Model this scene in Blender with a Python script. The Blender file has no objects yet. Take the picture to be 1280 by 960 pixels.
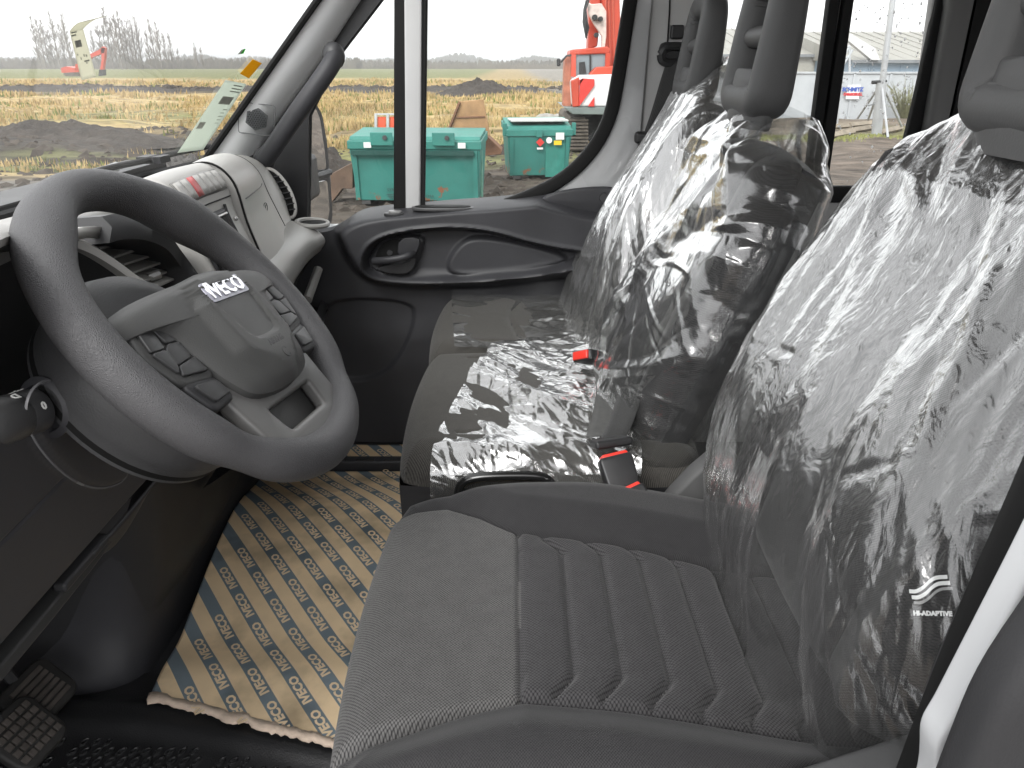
import bpy, bmesh, math, random
import numpy as np
from mathutils import Vector, Matrix, noise as mnoise
random.seed(7)
rng = np.random.default_rng(11)
S = bpy.context.scene
COL = S.collection
R = math.radians

# ------------------------------------------------------------------ camera
PITCH = math.atan(400 / 950.0)
CAM = np.array([0.0, 0.0, 1.80])
cd = bpy.data.cameras.new('camera'); cam = bpy.data.objects.new('camera', cd); COL.objects.link(cam)
cam.location = CAM; cam.rotation_euler = (R(90) - PITCH, 0, 0)
cd.sensor_width = 36; cd.lens = 950 / 1280 * 36; cd.clip_start = 0.02; cd.clip_end = 6000
S.camera = cam
# ------------------------------------------------------------------ sky, sun, exposure
SUN_EL, SUN_AZ = 40, 204          # overcast: soft sun from behind the camera
w = bpy.data.worlds.new('World'); S.world = w; w.use_nodes = True
wn = w.node_tree.nodes; wl = w.node_tree.links; bg = wn['Background']
sky = wn.new('ShaderNodeTexSky'); sky.sky_type = 'NISHITA'; sky.sun_disc = False
sky.sun_elevation = R(SUN_EL); sky.sun_rotation = R(SUN_AZ); sky.dust_density = 2; sky.air_density = 1.0; sky.ozone_density = 1
hs = wn.new('ShaderNodeHueSaturation'); hs.inputs['Saturation'].default_value = 0.12
wl.new(sky.outputs[0], hs.inputs['Color'])
cloud = wn.new('ShaderNodeMix'); cloud.data_type = 'RGBA'; cloud.inputs[0].default_value = .8; cloud.inputs[7].default_value = (8.0, 8.0, 8.1, 1)   # even cloud cover over the sky
wl.new(hs.outputs[0], cloud.inputs[6]); wl.new(cloud.outputs[2], bg.inputs[0]); bg.inputs[1].default_value = 0.13
sl = bpy.data.lights.new('sun', 'SUN'); so = bpy.data.objects.new('sun', sl); COL.objects.link(so)
sl.energy = 1.2; sl.angle = R(24); sl.color = (1, .985, .96)
a_, e_ = R(SUN_AZ), R(SUN_EL)
sdir = Vector((math.sin(a_) * math.cos(e_), math.cos(a_) * math.cos(e_), math.sin(e_)))
so.rotation_euler = sdir.to_track_quat('Z', 'Y').to_euler()
S.view_settings.view_transform = 'Standard'; S.view_settings.look = 'None'
S.view_settings.gamma = 1; S.view_settings.exposure = 1.2
S.cycles.use_denoising = True
S.cycles.max_bounces = 10; S.cycles.transparent_max_bounces = 24; S.cycles.diffuse_bounces = 5; S.cycles.glossy_bounces = 4
S.cycles.caustics_reflective = False; S.cycles.caustics_refractive = False
S.cycles.sample_clamp_indirect = 8

# ------------------------------------------------------------------ helpers
_FW = np.array([0, math.cos(PITCH), -math.sin(PITCH)]); _UP = np.array([0, math.sin(PITCH), math.cos(PITCH)])
def pt(u, v, x=None, y=None, z=None):
    """surveying helper: a point of the photo (1280x960) put on a known plane of the place"""
    d = np.array([(u - 640) / 950, 0, 0]) + _UP * ((480 - v) / 950) + _FW
    if x is not None: s = (x - CAM[0]) / d[0]
    elif y is not None: s = (y - CAM[1]) / d[1]
    else: s = (z - CAM[2]) / d[2]
    return CAM + s * d

def mat(name, col, rough=.5, spec=.5, var=.12, vscale=8, bump=0, bscale=200, metal=0, bdist=.001, coat=0, detail=3):
    m = bpy.data.materials.new(name); m.use_nodes = True
    n = m.node_tree.nodes; l = m.node_tree.links; b = n['Principled BSDF']
    b.inputs['Roughness'].default_value = rough; b.inputs['Specular IOR Level'].default_value = spec
    b.inputs['Metallic'].default_value = metal; b.inputs['Coat Weight'].default_value = coat
    tc = n.new('ShaderNodeTexCoord')
    if var:
        t = n.new('ShaderNodeTexNoise'); t.inputs['Scale'].default_value = vscale; t.inputs['Detail'].default_value = detail
        l.new(tc.outputs['Object'], t.inputs['Vector'])
        mr = n.new('ShaderNodeMapRange'); mr.inputs[1].default_value = .3; mr.inputs[2].default_value = .7
        mr.inputs[3].default_value = 1 - var; mr.inputs[4].default_value = 1 + var
        l.new(t.outputs[0], mr.inputs[0])
        mx = n.new('ShaderNodeVectorMath'); mx.operation = 'SCALE'; mx.inputs[0].default_value = col[:3]
        l.new(mr.outputs[0], mx.inputs['Scale']); l.new(mx.outputs[0], b.inputs['Base Color'])
        rr = n.new('ShaderNodeMapRange'); rr.inputs[1].default_value = .3; rr.inputs[2].default_value = .7
        rr.inputs[3].default_value = rough - .05; rr.inputs[4].default_value = rough + .05
        l.new(t.outputs[0], rr.inputs[0]); l.new(rr.outputs[0], b.inputs['Roughness'])
    else:
        b.inputs['Base Color'].default_value = (*col[:3], 1)
    if bump:
        t2 = n.new('ShaderNodeTexNoise'); t2.inputs['Scale'].default_value = bscale; t2.inputs['Detail'].default_value = 2
        l.new(tc.outputs['Object'], t2.inputs['Vector'])
        bp = n.new('ShaderNodeBump'); bp.inputs['Strength'].default_value = bump; bp.inputs['Distance'].default_value = bdist
        l.new(t2.outputs[0], bp.inputs['Height']); l.new(bp.outputs[0], b.inputs['Normal'])
    return m

class MB:
    """collects shapes; build() links them as one mesh object"""
    def __init__(s): s.v = []; s.f = []
    def add(s, v, f):
        o = len(s.v); s.v += [tuple(map(float, p)) for p in v]; s.f += [tuple(i + o for i in q) for q in f]; return s
    def box(s, c, d, rot=None):
        c = np.array(c, float); h = np.array(d, float) / 2
        P = np.array([(x, y, z) for x in (-1, 1) for y in (-1, 1) for z in (-1, 1)]) * h
        if rot is not None: P = P @ np.array(Matrix(rot).to_3x3() if not isinstance(rot, np.ndarray) else rot).T
        return s.add(P + c, [(0, 1, 3, 2), (4, 6, 7, 5), (0, 4, 5, 1), (2, 3, 7, 6), (0, 2, 6, 4), (1, 5, 7, 3)])
    def loft(s, rings, closed=True, caps=True):
        n = len(rings[0]); o = []; f = []
        for r in rings: o += list(r)
        for i in range(len(rings) - 1):
            for j in range(n if closed else n - 1):
                a = i * n + j; b = i * n + (j + 1) % n
                f.append((a, b, b + n, a + n))
        if caps and closed:
            f.append(tuple(range(n))[::-1]); f.append(tuple((len(rings) - 1) * n + j for j in range(n)))
        return s.add(o, f)
    def tube(s, path, r, n=8, caps=True, closed=False):
        P = [np.array(p, float) for p in path]; m = len(P); rs = r if hasattr(r, '__len__') else [r] * m
        rings = []; up = None
        for i in range(m):
            if closed: t = P[(i + 1) % m] - P[i - 1]
            else: t = P[min(i + 1, m - 1)] - P[max(i - 1, 0)]
            t = t / (np.linalg.norm(t) + 1e-12)
            if up is None:
                up = np.array([0, 0, 1.]) if abs(t[2]) < .9 else np.array([1., 0, 0])
            a = np.cross(t, up); a /= np.linalg.norm(a) + 1e-12; b = np.cross(a, t); up = b
            rings.append([P[i] + rs[i] * (math.cos(q) * a + math.sin(q) * b) for q in np.linspace(0, 2 * math.pi, n, endpoint=False)])
        if closed: rings.append(rings[0])
        return s.loft(rings, True, caps and not closed)
    def prism(s, poly, frame, d0, d1):
        o, ex, ey, ez = [np.array(q, float) for q in frame]
        return s.loft([[o + ex * p[0] + ey * p[1] + ez * d for p in poly] for d in (d0, d1)])
    def ball(s, c, r, nu=14, nv=9):
        c = np.array(c, float); r = np.array(r if hasattr(r, '__len__') else [r] * 3, float)
        return s.loft([[c + r * np.array([math.sin(p) * math.cos(q), math.sin(p) * math.sin(q), math.cos(p)]) for q in np.linspace(0, 2 * math.pi, nu, endpoint=False)]
                       for p in np.linspace(.02, math.pi - .02, nv)])
    def lathe(s, prof, o, axis, n=24):
        """prof: (radius, height along axis)"""
        ax = np.array(axis, float); ax /= np.linalg.norm(ax)
        a = np.cross(ax, [0, 0, 1.] if abs(ax[2]) < .9 else [1., 0, 0]); a /= np.linalg.norm(a); b = np.cross(ax, a); o = np.array(o, float)
        return s.loft([[o + ax * h + max(r, 1e-4) * (math.cos(q) * a + math.sin(q) * b) for q in np.linspace(0, 2 * math.pi, n, endpoint=False)] for r, h in prof])
    def grid(s, P):
        P = np.asarray(P, float); nu, nv = P.shape[:2]
        f = [(i * nv + j, (i + 1) * nv + j, (i + 1) * nv + j + 1, i * nv + j + 1) for i in range(nu - 1) for j in range(nv - 1)]
        return s.add(P.reshape(-1, 3), f)
    def mesh(s, name='mesh'):
        me = bpy.data.meshes.new(name); me.from_pydata(s.v, [], s.f); me.validate(); return me
    def build(s, name, m, parent=None, **k): return link(name, s.mesh(name), m, parent, **k)

def link(name, me, m, parent=None, smooth=42, bevel=0, sub=0, solid=0, fixn=True, seg=2, off=0):
    if fixn:
        b = bmesh.new(); b.from_mesh(me); bmesh.ops.remove_doubles(b, verts=b.verts, dist=1e-6); bmesh.ops.recalc_face_normals(b, faces=b.faces); b.to_mesh(me); b.free()
    o = bpy.data.objects.new(name, me); COL.objects.link(o)
    for mm in (m if isinstance(m, (list, tuple)) else [m]): me.materials.append(mm)
    if smooth:
        me.shade_smooth()
        if not bevel and smooth < 180: me.set_sharp_from_angle(angle=R(smooth))
    if solid:
        q = o.modifiers.new('solid', 'SOLIDIFY'); q.thickness = solid; q.offset = off
    if bevel:
        q = o.modifiers.new('bevel', 'BEVEL'); q.width = bevel; q.segments = seg; q.limit_method = 'ANGLE'; q.angle_limit = R(35); q.harden_normals = True
    if sub:
        q = o.modifiers.new('sub', 'SUBSURF'); q.levels = sub; q.render_levels = sub
    if parent is not None:
        o.parent = parent; o.matrix_parent_inverse = Matrix.Translation(-wloc(parent))
    return o

def wloc(o):
    return Vector(o.location) if o.type == 'EMPTY' else Vector((0, 0, 0))

def tag(o, label, cat, group=None):
    o['label'] = label; o['category'] = cat
    if group: o['group'] = group
    return o
def thing(name, label, cat, group=None, loc=(0, 0, 0)):
    o = bpy.data.objects.new(name, None); o.empty_display_size = .1; COL.objects.link(o); o.location = loc
    return tag(o, label, cat, group)
def kind(o, k): o['kind'] = k; return o
def dup(root, loc, label, rz=0, sc=1):
    """a copy of a thing with copies of its parts and sub-parts"""
    r = root.copy(); COL.objects.link(r); r.location = loc; r.rotation_euler = (0, 0, rz); r.scale = (sc, sc, sc); r['label'] = label
    for ch in list(root.children):
        c = ch.copy(); COL.objects.link(c); c.parent = r
        for g in ch.children:
            d = g.copy(); COL.objects.link(d); d.parent = c
    return r

def chaikin(P, n=2, closed=True):
    P = [np.array(p, float) for p in P]
    for _ in range(n):
        Q = []; m = len(P)
        for i in range(m if closed else m - 1):
            a, b = P[i], P[(i + 1) % m]; Q += [a * .75 + b * .25, a * .25 + b * .75]
        if not closed: Q = [P[0]] + Q + [P[-1]]
        P = Q
    return P
def rnd(P, r=.1, n=5):
    """closed polygon with its corners rounded; r is a length, or a list of one length per corner"""
    P = [np.array(p, float) for p in P]; out = []
    for i, p in enumerate(P):
        a, c = P[i - 1] - p, P[(i + 1) % len(P)] - p; la, lc = np.linalg.norm(a), np.linalg.norm(c); q = r[i] if hasattr(r, '__len__') else r
        d = min(q, la * .49, lc * .49)
        if d < 1e-6: out.append(p); continue
        A, B = p + a / la * d, p + c / lc * d
        out += [A * (1 - t) ** 2 + 2 * p * t * (1 - t) + B * t * t for t in np.linspace(0, 1, n)]
    return out
def spline(P, n=60):
    """smooth open curve through the points (Catmull-Rom), n samples"""
    P = np.array(P, float); m = len(P); E = np.vstack([2 * P[0] - P[1], P, 2 * P[-1] - P[-2]])
    t = np.linspace(0, m - 1 - 1e-9, n); i = t.astype(int); f = (t - i)[:, None]
    a, b, c, d = E[i], E[i + 1], E[i + 2], E[i + 3]
    return .5 * (2 * b + (c - a) * f + (2 * a - 5 * b + 4 * c - d) * f ** 2 + (3 * b - a - 3 * c + d) * f ** 3)
def plate(polys, frame, thick, bev=0, res=2):
    """flat plate with holes: first polygon is the outline, the others are holes; frame=(origin, ex, ey, ez)"""
    cu = bpy.data.curves.new('plate', 'CURVE'); cu.dimensions = '2D'; cu.fill_mode = 'BOTH'
    cu.extrude = max(thick / 2 - bev, 0); cu.bevel_depth = bev; cu.bevel_resolution = res
    for p in polys:
        sp = cu.splines.new('POLY'); sp.points.add(len(p) - 1); sp.use_cyclic_u = True
        for q, c in zip(sp.points, p): q.co = (c[0], c[1], 0, 1)
    ob = bpy.data.objects.new('plate', cu); COL.objects.link(ob)
    me = bpy.data.meshes.new_from_object(ob); bpy.data.objects.remove(ob); bpy.data.curves.remove(cu)
    o, ex, ey, ez = [Vector(q) for q in frame]
    M = Matrix(((ex.x, ey.x, ez.x, o.x), (ex.y, ey.y, ez.y, o.y), (ex.z, ey.z, ez.z, o.z), (0, 0, 0, 1)))
    me.transform(M); return me
def textmesh(s, size, frame, depth=.0002, bold=0, align='CENTER', shear=0):
    cu = bpy.data.curves.new('t', 'FONT'); cu.body = s; cu.size = size; cu.align_x = align; cu.align_y = 'CENTER'; cu.extrude = depth; cu.offset = bold; cu.shear = shear; cu.resolution_u = 2
    ob = bpy.data.objects.new('t', cu); COL.objects.link(ob); me = bpy.data.meshes.new_from_object(ob); bpy.data.objects.remove(ob)
    o, ex, ey, ez = [Vector(q) for q in frame]
    me.transform(Matrix(((ex.x, ey.x, ez.x, o.x), (ex.y, ey.y, ez.y, o.y), (ex.z, ey.z, ez.z, o.z), (0, 0, 0, 1))))
    return me
def sdf(poly, X, Y):
    """signed distance to a polygon, negative inside"""
    P = np.array(poly, float); Q = np.roll(P, -1, 0); sh = X.shape; x = X.ravel(); y = Y.ravel()
    d = np.full(x.shape, 1e9); ins = np.zeros(x.shape, bool)
    for (ax, ay), (bx, by) in zip(P, Q):
        ex, ey = bx - ax, by - ay; L = ex * ex + ey * ey + 1e-15
        t = np.clip(((x - ax) * ex + (y - ay) * ey) / L, 0, 1)
        d = np.minimum(d, (x - ax - t * ex) ** 2 + (y - ay - t * ey) ** 2)
        c = ((ay > y) != (by > y)) & (x < (bx - ax) * (y - ay) / (by - ay + 1e-15) + ax); ins ^= c
    d = np.sqrt(d); return np.where(ins, -d, d).reshape(sh)
def pline(poly, X, Y):
    """distance to an open polyline"""
    P = np.array(poly, float); d = np.full(X.shape, 1e9)
    for (ax, ay), (bx, by) in zip(P[:-1], P[1:]):
        ex, ey = bx - ax, by - ay; L = ex * ex + ey * ey + 1e-15
        t = np.clip(((X - ax) * ex + (Y - ay) * ey) / L, 0, 1)
        d = np.minimum(d, (X - ax - t * ex) ** 2 + (Y - ay - t * ey) ** 2)
    return np.sqrt(d)
def sstep(a, b, x): t = np.clip((x - a) / (b - a), 0, 1); return t * t * (3 - 2 * t)
def vnoise(X, Y, seed=0):
    """smooth value noise -1..1"""
    r = np.random.default_rng(seed); T = r.random((64, 64)) * 2 - 1
    xi = np.floor(X).astype(int); yi = np.floor(Y).astype(int); fx = X - xi; fy = Y - yi; fx = fx * fx * (3 - 2 * fx); fy = fy * fy * (3 - 2 * fy)
    g = lambda a, b: T[a % 64, b % 64]
    return (g(xi, yi) * (1 - fx) + g(xi + 1, yi) * fx) * (1 - fy) + (g(xi, yi + 1) * (1 - fx) + g(xi + 1, yi + 1) * fx) * fy

# ================================================================== OUTSIDE
# ---------------- ground: one sheet to the horizon
def ground_h(X, Y):
    d = np.hypot(X, Y)
    m = sstep(12, 18, Y + 3 * vnoise(X * .15, Y * .15, 3))
    h = .05 * vnoise(X * 1.3, Y * 1.3, 1) + .03 * vnoise(X * 3.1, Y * 3.1, 2)
    h += m * (.16 * vnoise(X * .3, Y * .35, 4) + .08 * vnoise(X * .9, Y * .9, 5))
    left = sstep(-6, -12, X)
    ridge = np.exp(-((Y - 19 - 1.5 * vnoise(X * .12, Y * 0, 6)) / 2.6) ** 2) * (.35 + .3 * vnoise(X * .35, Y * .3, 7))
    h += left * ridge
    ditch = np.exp(-((Y - 62 - 3 * vnoise(X * .05, Y * 0, 8)) / 3) ** 2)
    h += .42 * np.exp(-((Y - 64 - 3 * vnoise(X * .05, Y * 0, 8)) / 2.2) ** 2) * (.6 + .5 * vnoise(X * .4, Y * .3, 9)) * sstep(5, -2, X) * .6
    near = sstep(4, 9, d); far = 1 - sstep(90, 200, d)
    return (h - .02) * near * far
def spaced(lo, hi, n, k=5.2):
    t = np.linspace(-1, 1, n); q = np.sinh(t * k) / math.sinh(k); return np.where(q < 0, -q * lo, q * hi)
gx = np.sort(np.concatenate([spaced(-4000, 4000, 190, 7.5)])); gy = np.sort(np.concatenate([np.array([-3000, -600, -100, -20, -4]), np.linspace(0, 40, 130), 40 + (np.linspace(.02, 1, 100) ** 3.2) * 4000]))
GX, GY = np.meshgrid(gx, gy, indexing='ij')
gm = bpy.data.materials.new('field_and_mud'); gm.use_nodes = True
n = gm.node_tree.nodes; l = gm.node_tree.links; b = n['Principled BSDF']; b.inputs['Roughness'].default_value = .9; b.inputs['Specular IOR Level'].default_value = .2
geo = n.new('ShaderNodeNewGeometry'); sep = n.new('ShaderNodeSeparateXYZ'); l.new(geo.outputs['Position'], sep.inputs[0])
def noise_at(scale, sx=1, sy=1, det=4):
    vm = n.new('ShaderNodeVectorMath'); vm.operation = 'MULTIPLY'; vm.inputs[1].default_value = (sx, sy, 1); l.new(geo.outputs['Position'], vm.inputs[0])
    t = n.new('ShaderNodeTexNoise'); t.inputs['Scale'].default_value = scale; t.inputs['Detail'].default_value = det; l.new(vm.outputs[0], t.inputs['Vector']); return t.outputs[0]
def math_(op, a, c):
    q = n.new('ShaderNodeMath'); q.operation = op
    for i, k in enumerate((a, c)):
        if isinstance(k, (int, float)): q.inputs[i].default_value = k
        else: l.new(k, q.inputs[i])
    return q.outputs[0]
def ramp(fac, stops, interp='LINEAR'):
    r = n.new('ShaderNodeValToRGB'); r.color_ramp.interpolation = interp; e = r.color_ramp.elements
    while len(e) < len(stops): e.new(.5)
    for q, (p, c) in zip(e, stops): q.position = p; q.color = (*c, 1)
    l.new(fac, r.inputs[0]); return r.outputs[0]
def mixc(f, a, c):
    q = n.new('ShaderNodeMix'); q.data_type = 'RGBA'; l.new(f, q.inputs[0]); l.new(a, q.inputs[6]); l.new(c, q.inputs[7]); return q.outputs[2]
wob = math_('MULTIPLY', math_('SUBTRACT', noise_at(.25, .5, 1), .5), 9.0)
yy = math_('ADD', sep.outputs[1], wob)
yn = math_('DIVIDE', yy, 120.0)
MUD = (.075, .062, .05); DM = (.05, .042, .035); ST = (.36, .27, .13); GR = (.16, .165, .065); S2 = (.30, .225, .11); PALE = (.12, .11, .095)
k = 1 / 120
bandL = ramp(yn, [(0, PALE), (13.2 * k, PALE), (14.2 * k, ST), (15 * k, GR), (16 * k, DM), (22.5 * k, DM), (25 * k, ST), (29 * k, GR), (33 * k, S2), (37 * k, ST), (54 * k, ST), (57 * k, DM), (69 * k, DM), (73 * k, ST), (105 * k, ST), (115 * k, GR)])
bandR = ramp(yn, [(0, MUD), (15 * k, MUD), (17 * k, GR), (20 * k, S2), (36 * k, ST), (50 * k, ST), (55 * k, DM), (68 * k, DM), (72 * k, ST), (100 * k, ST), (116 * k, S2)])
fx_ = n.new('ShaderNodeMapRange'); fx_.inputs[1].default_value = -7; fx_.inputs[2].default_value = -3.5; l.new(sep.outputs[0], fx_.inputs[0])
c1 = mixc(fx_.outputs[0], bandL, bandR)
# right yard: brown dirt and pale hardstanding
yard = ramp(math_('DIVIDE', yy, 60.0), [(0, (.12, .10, .085)), (.33, (.13, .105, .085)), (.36, (.17, .16, .07)), (.40, (.16, .13, .10)), (1, (.22, .2, .17))])
fr = n.new('ShaderNodeMapRange'); fr.inputs[1].default_value = 2; fr.inputs[2].default_value = 5; l.new(math_('ADD', sep.outputs[0], wob), fr.inputs[0])
c1 = mixc(fr.outputs[0], c1, yard)
fv = n.new('ShaderNodeMapRange'); fv.inputs[1].default_value = .3; fv.inputs[2].default_value = .7; fv.inputs[3].default_value = .4; fv.inputs[4].default_value = 1.5
l.new(noise_at(2.2, .6, 1.6, 8), fv.inputs[0])
sc_ = n.new('ShaderNodeVectorMath'); sc_.operation = 'SCALE'; l.new(c1, sc_.inputs[0]); l.new(fv.outputs[0], sc_.inputs['Scale'])
l.new(sc_.outputs[0], b.inputs['Base Color'])
bp = n.new('ShaderNodeBump'); bp.inputs['Distance'].default_value = .08; bp.inputs['Strength'].default_value = .8; l.new(noise_at(5, 1, 1, 8), bp.inputs['Height']); l.new(bp.outputs[0], b.inputs['Normal'])
kind(MB().grid(np.stack([GX, GY, ground_h(GX, GY)], 2)).build('ground', gm, smooth=180, fixn=False), 'structure')

# ---------------- tall dry grass standing on the field (uncountable)
def grass(name, n_t, fn, m, h, seed):
    r = np.random.default_rng(seed); V = []; F = []; x, y = fn(r, n_t); z = ground_h(x, y); nb = 7; i0 = 0
    d = np.hypot(x, y)
    for k_ in range(nb):
        a = r.random(len(x)) * 6.28; hh = h * (.35 + r.random(len(x))) * (.75 + .6 * vnoise(x * .6, y * .6, 33)) * (1 + d / 60); le = (r.random(len(x)) - .2) * .6 * hh; wd = .005 + .0013 * d
        ox = x + r.normal(0, .12, len(x)) * (1 + d / 40); oy = y + r.normal(0, .12, len(x)) * (1 + d / 40); ca, sa = np.cos(a), np.sin(a)
        p = np.stack([np.stack([ox - sa * wd, oy + ca * wd, z - .03], 1), np.stack([ox + sa * wd, oy - ca * wd, z - .03], 1), np.stack([ox + ca * le, oy + sa * le, z + hh], 1)], 1)
        V.append(p.reshape(-1, 3))
    V = np.concatenate(V); F = np.arange(len(V)).reshape(-1, 3)
    me = bpy.data.meshes.new(name); me.vertices.add(len(V)); me.vertices.foreach_set('co', V.ravel()); me.loops.add(len(V)); me.loops.foreach_set('vertex_index', F.ravel().astype(np.int32))
    me.polygons.add(len(F)); me.polygons.foreach_set('loop_start', np.arange(0, len(V), 3, dtype=np.int32)); me.update(calc_edges=True); me.validate()
    return kind(link(name, me, m, smooth=0, fixn=False), 'stuff')
def f_left(r, n):
    y = 13.0 + r.random(n) ** 1.7 * 75; x = y * (-1.0 + r.random(n) * .85); e = 2.0 * vnoise(x * .2, y * 0, 27)
    t = vnoise(x * .45, y * .6, 21) + .2 * r.normal(size=n); yy = y + e; k_ = (t > -.15) & ((yy < 15.2) | (yy > 24.0) | ((r.random(n) < .10) & (t > .2))) & ((yy < 54) | (yy > 70)) & ((x < -5) | (y > 19)) & ((yy > 14.2) | (t > .35)); return x[k_], y[k_]
def f_right(r, n):
    y = 18.5 + r.random(n) ** 1.6 * 70; x = y * (-.28 + r.random(n) * .36); e = 2.0 * vnoise(x * .2, y * 0, 28)
    t = vnoise(x * .45, y * .6, 22) + .2 * r.normal(size=n); yy = y + e; k_ = (t > -.2) & ((yy < 53) | (yy > 69)) & ((x < 1.2) | (y > 26)) & (x < 6); return x[k_], y[k_]
straw = mat('straw', (.43, .32, .155), .8, .2, .3, .4); ggreen = mat('green_grass', (.17, .19, .055), .8, .2, .3, .4)
grass('dry_grass', 9000, f_left, straw, .15, 5); grass('dry_grass', 8000, f_right, straw, .14, 6)
grass('green_grass', 2600, f_left, ggreen, .14, 7); grass('green_grass', 1500, f_right, ggreen, .13, 8)

# ---------------- mounds of earth
soil = mat('wet_soil', (.05, .042, .036), .85, .3, .35, 3, .8, 6, bdist=.08)
def mound(name, label, c, r, seed, m=soil):
    nu, nv = 90, 40; P = np.zeros((nu, nv, 3))
    for i, a in enumerate(np.linspace(0, 2 * math.pi, nu)):
        for j, q in enumerate(np.linspace(0, 1, nv)):
            ca, sa = math.cos(a) * q, math.sin(a) * q; v = sum(mnoise.noise(Vector((ca * f, sa * f, seed + f))) * g for f, g in ((2.2, .45), (6, .28), (14, .16), (30, .09)))
            P[i, j] = (c[0] + r[0] * ca * (1 + .12 * mnoise.noise(Vector((ca * 3, sa * 3, seed + 9)))), c[1] + r[1] * sa, c[2] + r[2] * (max(0, 1 - q ** 1.6) * (1 + v) + .10 * v * (q < .97)) - .06)
    return tag(MB().grid(P).build(name, m, smooth=28), label, 'earth mound')
mound('earth_mound', 'dark heap of dug earth in the yellow field behind the two green containers', (-2.0, 50, -.1), (3.4, 2.4, .95), 1)
mound('earth_mound', 'low dark earth mound in the field seen through the windscreen above the wheel', (-11.6, 19.6, 0), (3.6, 1.6, .52), 2)
mound('earth_mound', 'grey mound of soil beside the dash end of the windscreen', (-5.6, 13.2, 0), (1.0, .9, .42), 3, mat('grey_soil', (.11, .105, .1), .9, .2, .3, 4, .6, 12, bdist=.04))
mound('earth_mound', 'brown soil bank at the left end of the large green container', (-3.9, 13.6, 0), (1.5, 1.2, .75), 4)
mound('earth_mound', 'churned brown soil between the two green containers', (-.2, 16.6, 0), (.8, .8, .22), 6)
# clods of dug earth lying about (uncountable)
def clods(n, fn, seed):
    r = np.random.default_rng(seed); x, y = fn(r, n); z = ground_h(x, y); sz = .02 + .07 * r.random(len(x)) ** 3 ; sz = sz * (1 + y / 30)
    T = np.array([(1, 0, -.3), (-.5, .87, -.3), (-.5, -.87, -.3), (.2, .1, .8), (.6, .6, .3), (-.7, .1, .35)]); Fq = [(0, 1, 4), (1, 2, 5), (2, 0, 3), (0, 4, 3), (4, 1, 3), (1, 5, 3), (5, 2, 3)]
    q = MB(); J = r.normal(0, .22, (len(x), 6, 3)); V = (T[None] + J) * sz[:, None, None] * np.array([1.3, 1.3, .8]) + np.stack([x, y, z], 1)[:, None]; q.v = [tuple(p) for p in V.reshape(-1, 3)]; q.f = [(a + 6 * i, b_ + 6 * i, c + 6 * i) for i in range(len(x)) for a, b_, c in Fq]
    return kind(q.build('soil_clods', mat('soil_clod', (.07, .058, .048), .9, .2, .35, 3), smooth=0, fixn=False), 'stuff')
def c_left(r, n): y = 12 + r.random(n) * 13; return y * (-1.0 + r.random(n) * .75), y
def c_right(r, n): y = 7 + r.random(n) ** 1.2 * 13; return y * (-.35 + r.random(n) * .5), y
def c_bank(r, n): return r.uniform(-75, 6, n), 65 + r.normal(0, 2.2, n)
clods(1800, c_left, 51); clods(2200, c_right, 52); clods(1500, c_bank, 53)
rockm = mat('pale_stone', (.3, .29, .27), .8, .3, .2, 6, .5, 20, bdist=.03)
rp = [(1.15, 20.5), (1.3, 22.5), (.9, 23.6), (1.5, 25.2), (.8, 19.6), (1.2, 27.5), (1.7, 28.4), (.7, 21.5)]
for i, (x, y) in enumerate(rp):
    q = MB(); q.ball((x, y, float(ground_h(np.array(x), np.array(y))) + .07), (.24 + .1 * (i % 3), .2, .16), 9, 6)
    q.v = [(a[0] + .05 * mnoise.noise(Vector(a) * 4), a[1], a[2] + .06 * mnoise.noise(Vector(a) * 5)) for a in q.v]
    tag(q.build('stone', rockm, smooth=25), 'pale lump of stone on the verge left of the tracked excavator', 'stone', 'stones on the verge by the excavator')

# ---------------- green steel containers
def rusty(name, base, rust, amt, zlow):
    m = mat(name, base, .5, .4, .14, 3, .15, 60)
    n = m.node_tree.nodes; l = m.node_tree.links; b = n['Principled BSDF']
    g = n.new('ShaderNodeNewGeometry'); s_ = n.new('ShaderNodeSeparateXYZ'); l.new(g.outputs['Position'], s_.inputs[0])
    t = n.new('ShaderNodeTexNoise'); t.inputs['Scale'].default_value = 5.5; t.inputs['Detail'].default_value = 9; t.inputs['Roughness'].default_value = .68; l.new(g.outputs['Position'], t.inputs['Vector'])
    mr = n.new('ShaderNodeMapRange'); mr.inputs[1].default_value = 0; mr.inputs[2].default_value = zlow; mr.inputs[3].default_value = amt; mr.inputs[4].default_value = -.04; l.new(s_.outputs[2], mr.inputs[0])
    ad = n.new('ShaderNodeMath'); ad.operation = 'ADD'; l.new(t.outputs[0], ad.inputs[0]); l.new(mr.outputs[0], ad.inputs[1])
    r = n.new('ShaderNodeMapRange'); r.inputs[1].default_value = .64; r.inputs[2].default_value = .68; l.new(ad.outputs[0], r.inputs[0])
    mx = n.new('ShaderNodeMix'); mx.data_type = 'RGBA'; l.new(r.outputs[0], mx.inputs[0]); src = b.inputs['Base Color'].links[0].from_socket; l.new(src, mx.inputs[6]); mx.inputs[7].default_value = (*rust, 1)
    l.new(mx.outputs[2], b.inputs['Base Color']); return m
teal = rusty('green_paint', (.030, .170, .142), (.2, .085, .045), .13, .45); teald = mat('green_paint_lid', (.034, .185, .153), .5, .4, .15, 3)
tealp = mat('pale_green_side', (.17, .36, .28), .6, .3, .3, 6); white = mat('white_sticker', (.75, .75, .73), .6, .3, .05); darkink = mat('dark_print', (.04, .06, .06), .6, .3, .05)  # tealp is a paler green for the large container's right side
steel = mat('dark_steel', (.07, .07, .07), .5, .5, .2, 10, metal=.5)
def frame2(o, ang): return (o, (math.cos(ang), math.sin(ang), 0), (0, 0, 1), (math.sin(ang), -math.cos(ang), 0))
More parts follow.
